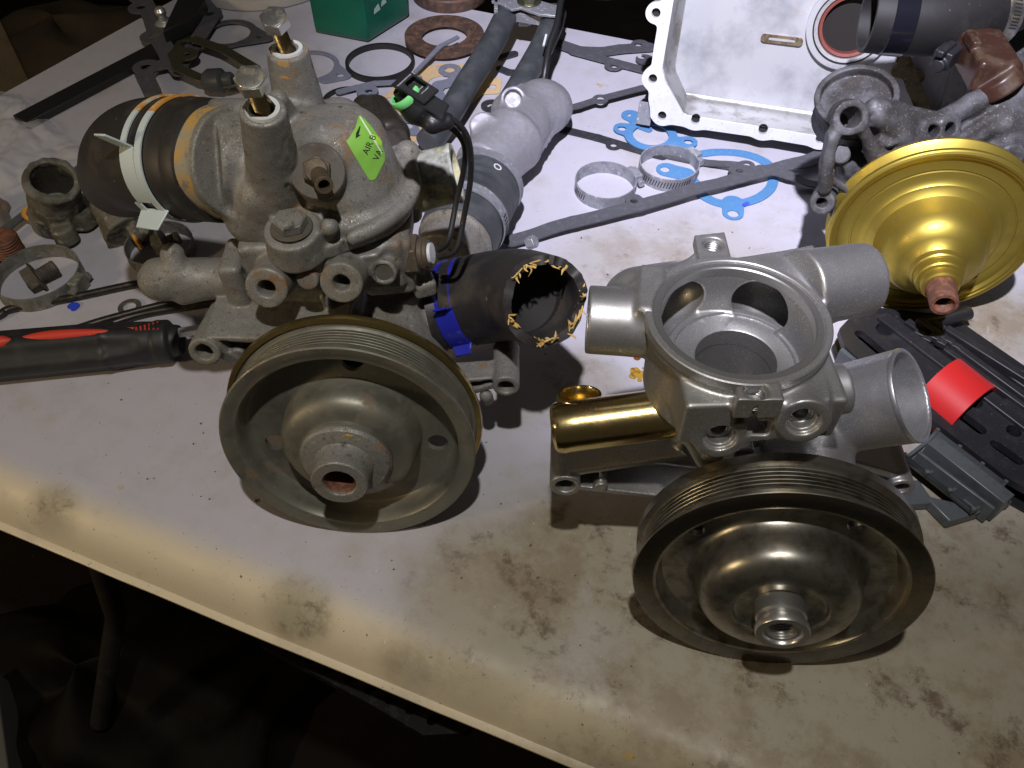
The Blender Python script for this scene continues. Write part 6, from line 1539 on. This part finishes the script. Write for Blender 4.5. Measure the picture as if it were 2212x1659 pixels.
top_edge = [(1960, 962), (2020, 960), (2150, 1060), (2185, 1085)]
def strip(a, b, z0, z1, wd, m_, nm, par):
    p, q = W(*a, z1), W(*b, z1); d_ = nrm((q-p)*np.array([1, 1, 0])); c = (p+q)/2; c[2] = (z0+z1)/2
    return mk(nm, box(c, (np.linalg.norm(q-p)/2, wd, (z1-z0)/2), ax=(d_, np.cross((0, 0, 1), d_), (0, 0, 1))), m_, par, bevel=.06)
strip((2015, 948), (2182, 1078), .2, 2.4, .55, M['greypl'], 'trough_wall', g); strip((1830, 745), (1912, 810), .4, 2.0, .8, M['greypl'], 'trough_wall', g)
strip((1985, 975), (2150, 1098), .2, 1.9, .12, M['greypl'], 'trough_rail', g)
# curved trough floor
a0_, a1_ = W(1955, 990, .8), W(2105, 1110, .8); td = nrm(a1_-a0_); sd = -np.cross(td, (0, 0, 1)); TL = np.linalg.norm(a1_-a0_)
vs = []; n1 = 14
for th in (0, .2):
    for j in range(2):
        for i in range(n1+1):
            a = math.radians(180*i/n1); vs.append(a0_+td*TL*j+sd*(1.7*math.cos(a)+.9)+np.array([0, 0, 1])*(1.1-1.5*math.sin(a)+th))
vs = np.array(vs); N_ = 2*(n1+1); fs = []
for i in range(n1):
    fs.append((i, i+n1+1, i+n1+2, i+1)); fs.append((N_+i, N_+i+1, N_+i+n1+2, N_+i+n1+1))
vs[:, 2] = np.maximum(vs[:, 2], .12)
mk('trough_floor', (vs, fs), M['greypl'], g, smooth=60)
for k in range(4):
    c = a0_+td*TL*(.02+k*.32); pts = []
    for i in range(n1+1):
        a = math.radians(180*i/n1); pts.append(c+sd*(1.75*math.cos(a)+.9)+np.array([0, 0, 1])*max(1.35-1.1*math.sin(a), .4))
    mk('trough_rib', sweep(np.array(pts), .14, 8), M['greypl'], g)
mk('trough_end', prism([W(1985, 1085, .1), W(2040, 1142, .1), W(2175, 1100, .1), W(2140, 1060, .1), W(2050, 1100, .1)], (0, 0, 1), .9), M['greypl'], g, bevel=.1)
mk('trough_foot', prism([W(1915, 1058, .1), W(1975, 1050, .1), W(2010, 1100, .1), W(1930, 1105, .1)], (0, 0, 1), .8), M['greypl'], g, bevel=.1)
o = mk('grey_switch', box(W(2215, 880, 1), (1.6, 2.6, .9), rotz=-35), M['dkgreypl'], None, bevel=.2); tagt(o, 'dark grey plastic piece at the right picture edge above the guide rail', 'plastic piece')
o = mk('thin_wire', sweep(smooth_path([W(2165, 870, .3), W(2180, 862, .9), W(2200, 866, .9), W(2225, 880, .6)], 6), .08, 8), M['rubber'], None); tagt(o, 'short thin black wire looping beside the dark grey plastic piece', 'wire')

# ------------------------------------------------------------------ drips, flakes and crumbs
def blob(pts, m_, label, name, cat, z=.02, th=.05):
    f_ = Flat(.05)
    for x, y, r in pts: f_.disc(w(x, y), r)
    return sheet(name, f_, z, th, m_, label, cat)
blob([(1338, 757, .32), (1345, 760, .36), (1353, 757, .3)], M['oil'], 'round amber oil drop under the left spigot of the new pump', 'oil_drop', 'oil drop')
blob([(1376, 773, .28)], M['oil'], 'small amber oil drop right of the bigger one', 'oil_drop', 'oil drop')
rs = np.random.RandomState(4)
blob([(1360+rs.rand()*55, 808+rs.randn()*5, rs.uniform(.06, .26)) for k in range(34)], M['mustard'], 'mustard yellow crusty smear left of the new pump', 'yellow_smear', 'smear')
blob([(152, 664, .2), (158, 661, .3), (165, 662, .3), (160, 668, .25)], M['blueplastic'], 'bright blue paint flake under the long black rod', 'blue_flake', 'paint flake', th=.12)
blob([(1607, 446, .2), (1613, 443, .22)], M['blueplastic'], 'tiny dark blue flake on the blue ring gasket', 'blue_flake', 'paint flake', z=.15, th=.08)
def crumbs(n, box_, m_, nm, seed, rmin, rmax):
    rs = np.random.RandomState(seed); parts = []
    for k in range(n):
        px, py = rs.uniform(box_[0], box_[2]), rs.uniform(box_[1], box_[3]); r = rs.uniform(rmin, rmax)*rs.uniform(.5, 1); c = w(px, py)
        if c@VV < 19.5: continue
        pts = np.array([c+np.array([math.cos(a), math.sin(a), 0])*r*rs.uniform(.5, 1.3) for a in np.linspace(0, 5.2, 5)])
        v_, f_ = prism(pts, (0, 0, 1), r*.7); v_[:, 2] += .01; parts.append((v_, f_))
    o = mk(nm, join(*parts), m_, None, smooth=None); o['kind'] = 'stuff'; o['label'] = {'dark': 'dark crumbs of dirt scattered over the bench top', 'pale': 'pale chips scattered over the bench top'}[nm.split('_')[0]]; o['category'] = 'crumbs'
    return o
v_all = []
o = crumbs(170, (220, 490, 2200, 1250), M['olddark'], 'dark_crumbs', 3, .03, .11)
o = crumbs(60, (300, 800, 2100, 1550), M['whitepl'], 'pale_chips', 9, .03, .08)
print('verts', sum(len(o.data.vertices) for o in sc.objects if o.type == 'MESH'), 'objs', len(sc.objects))
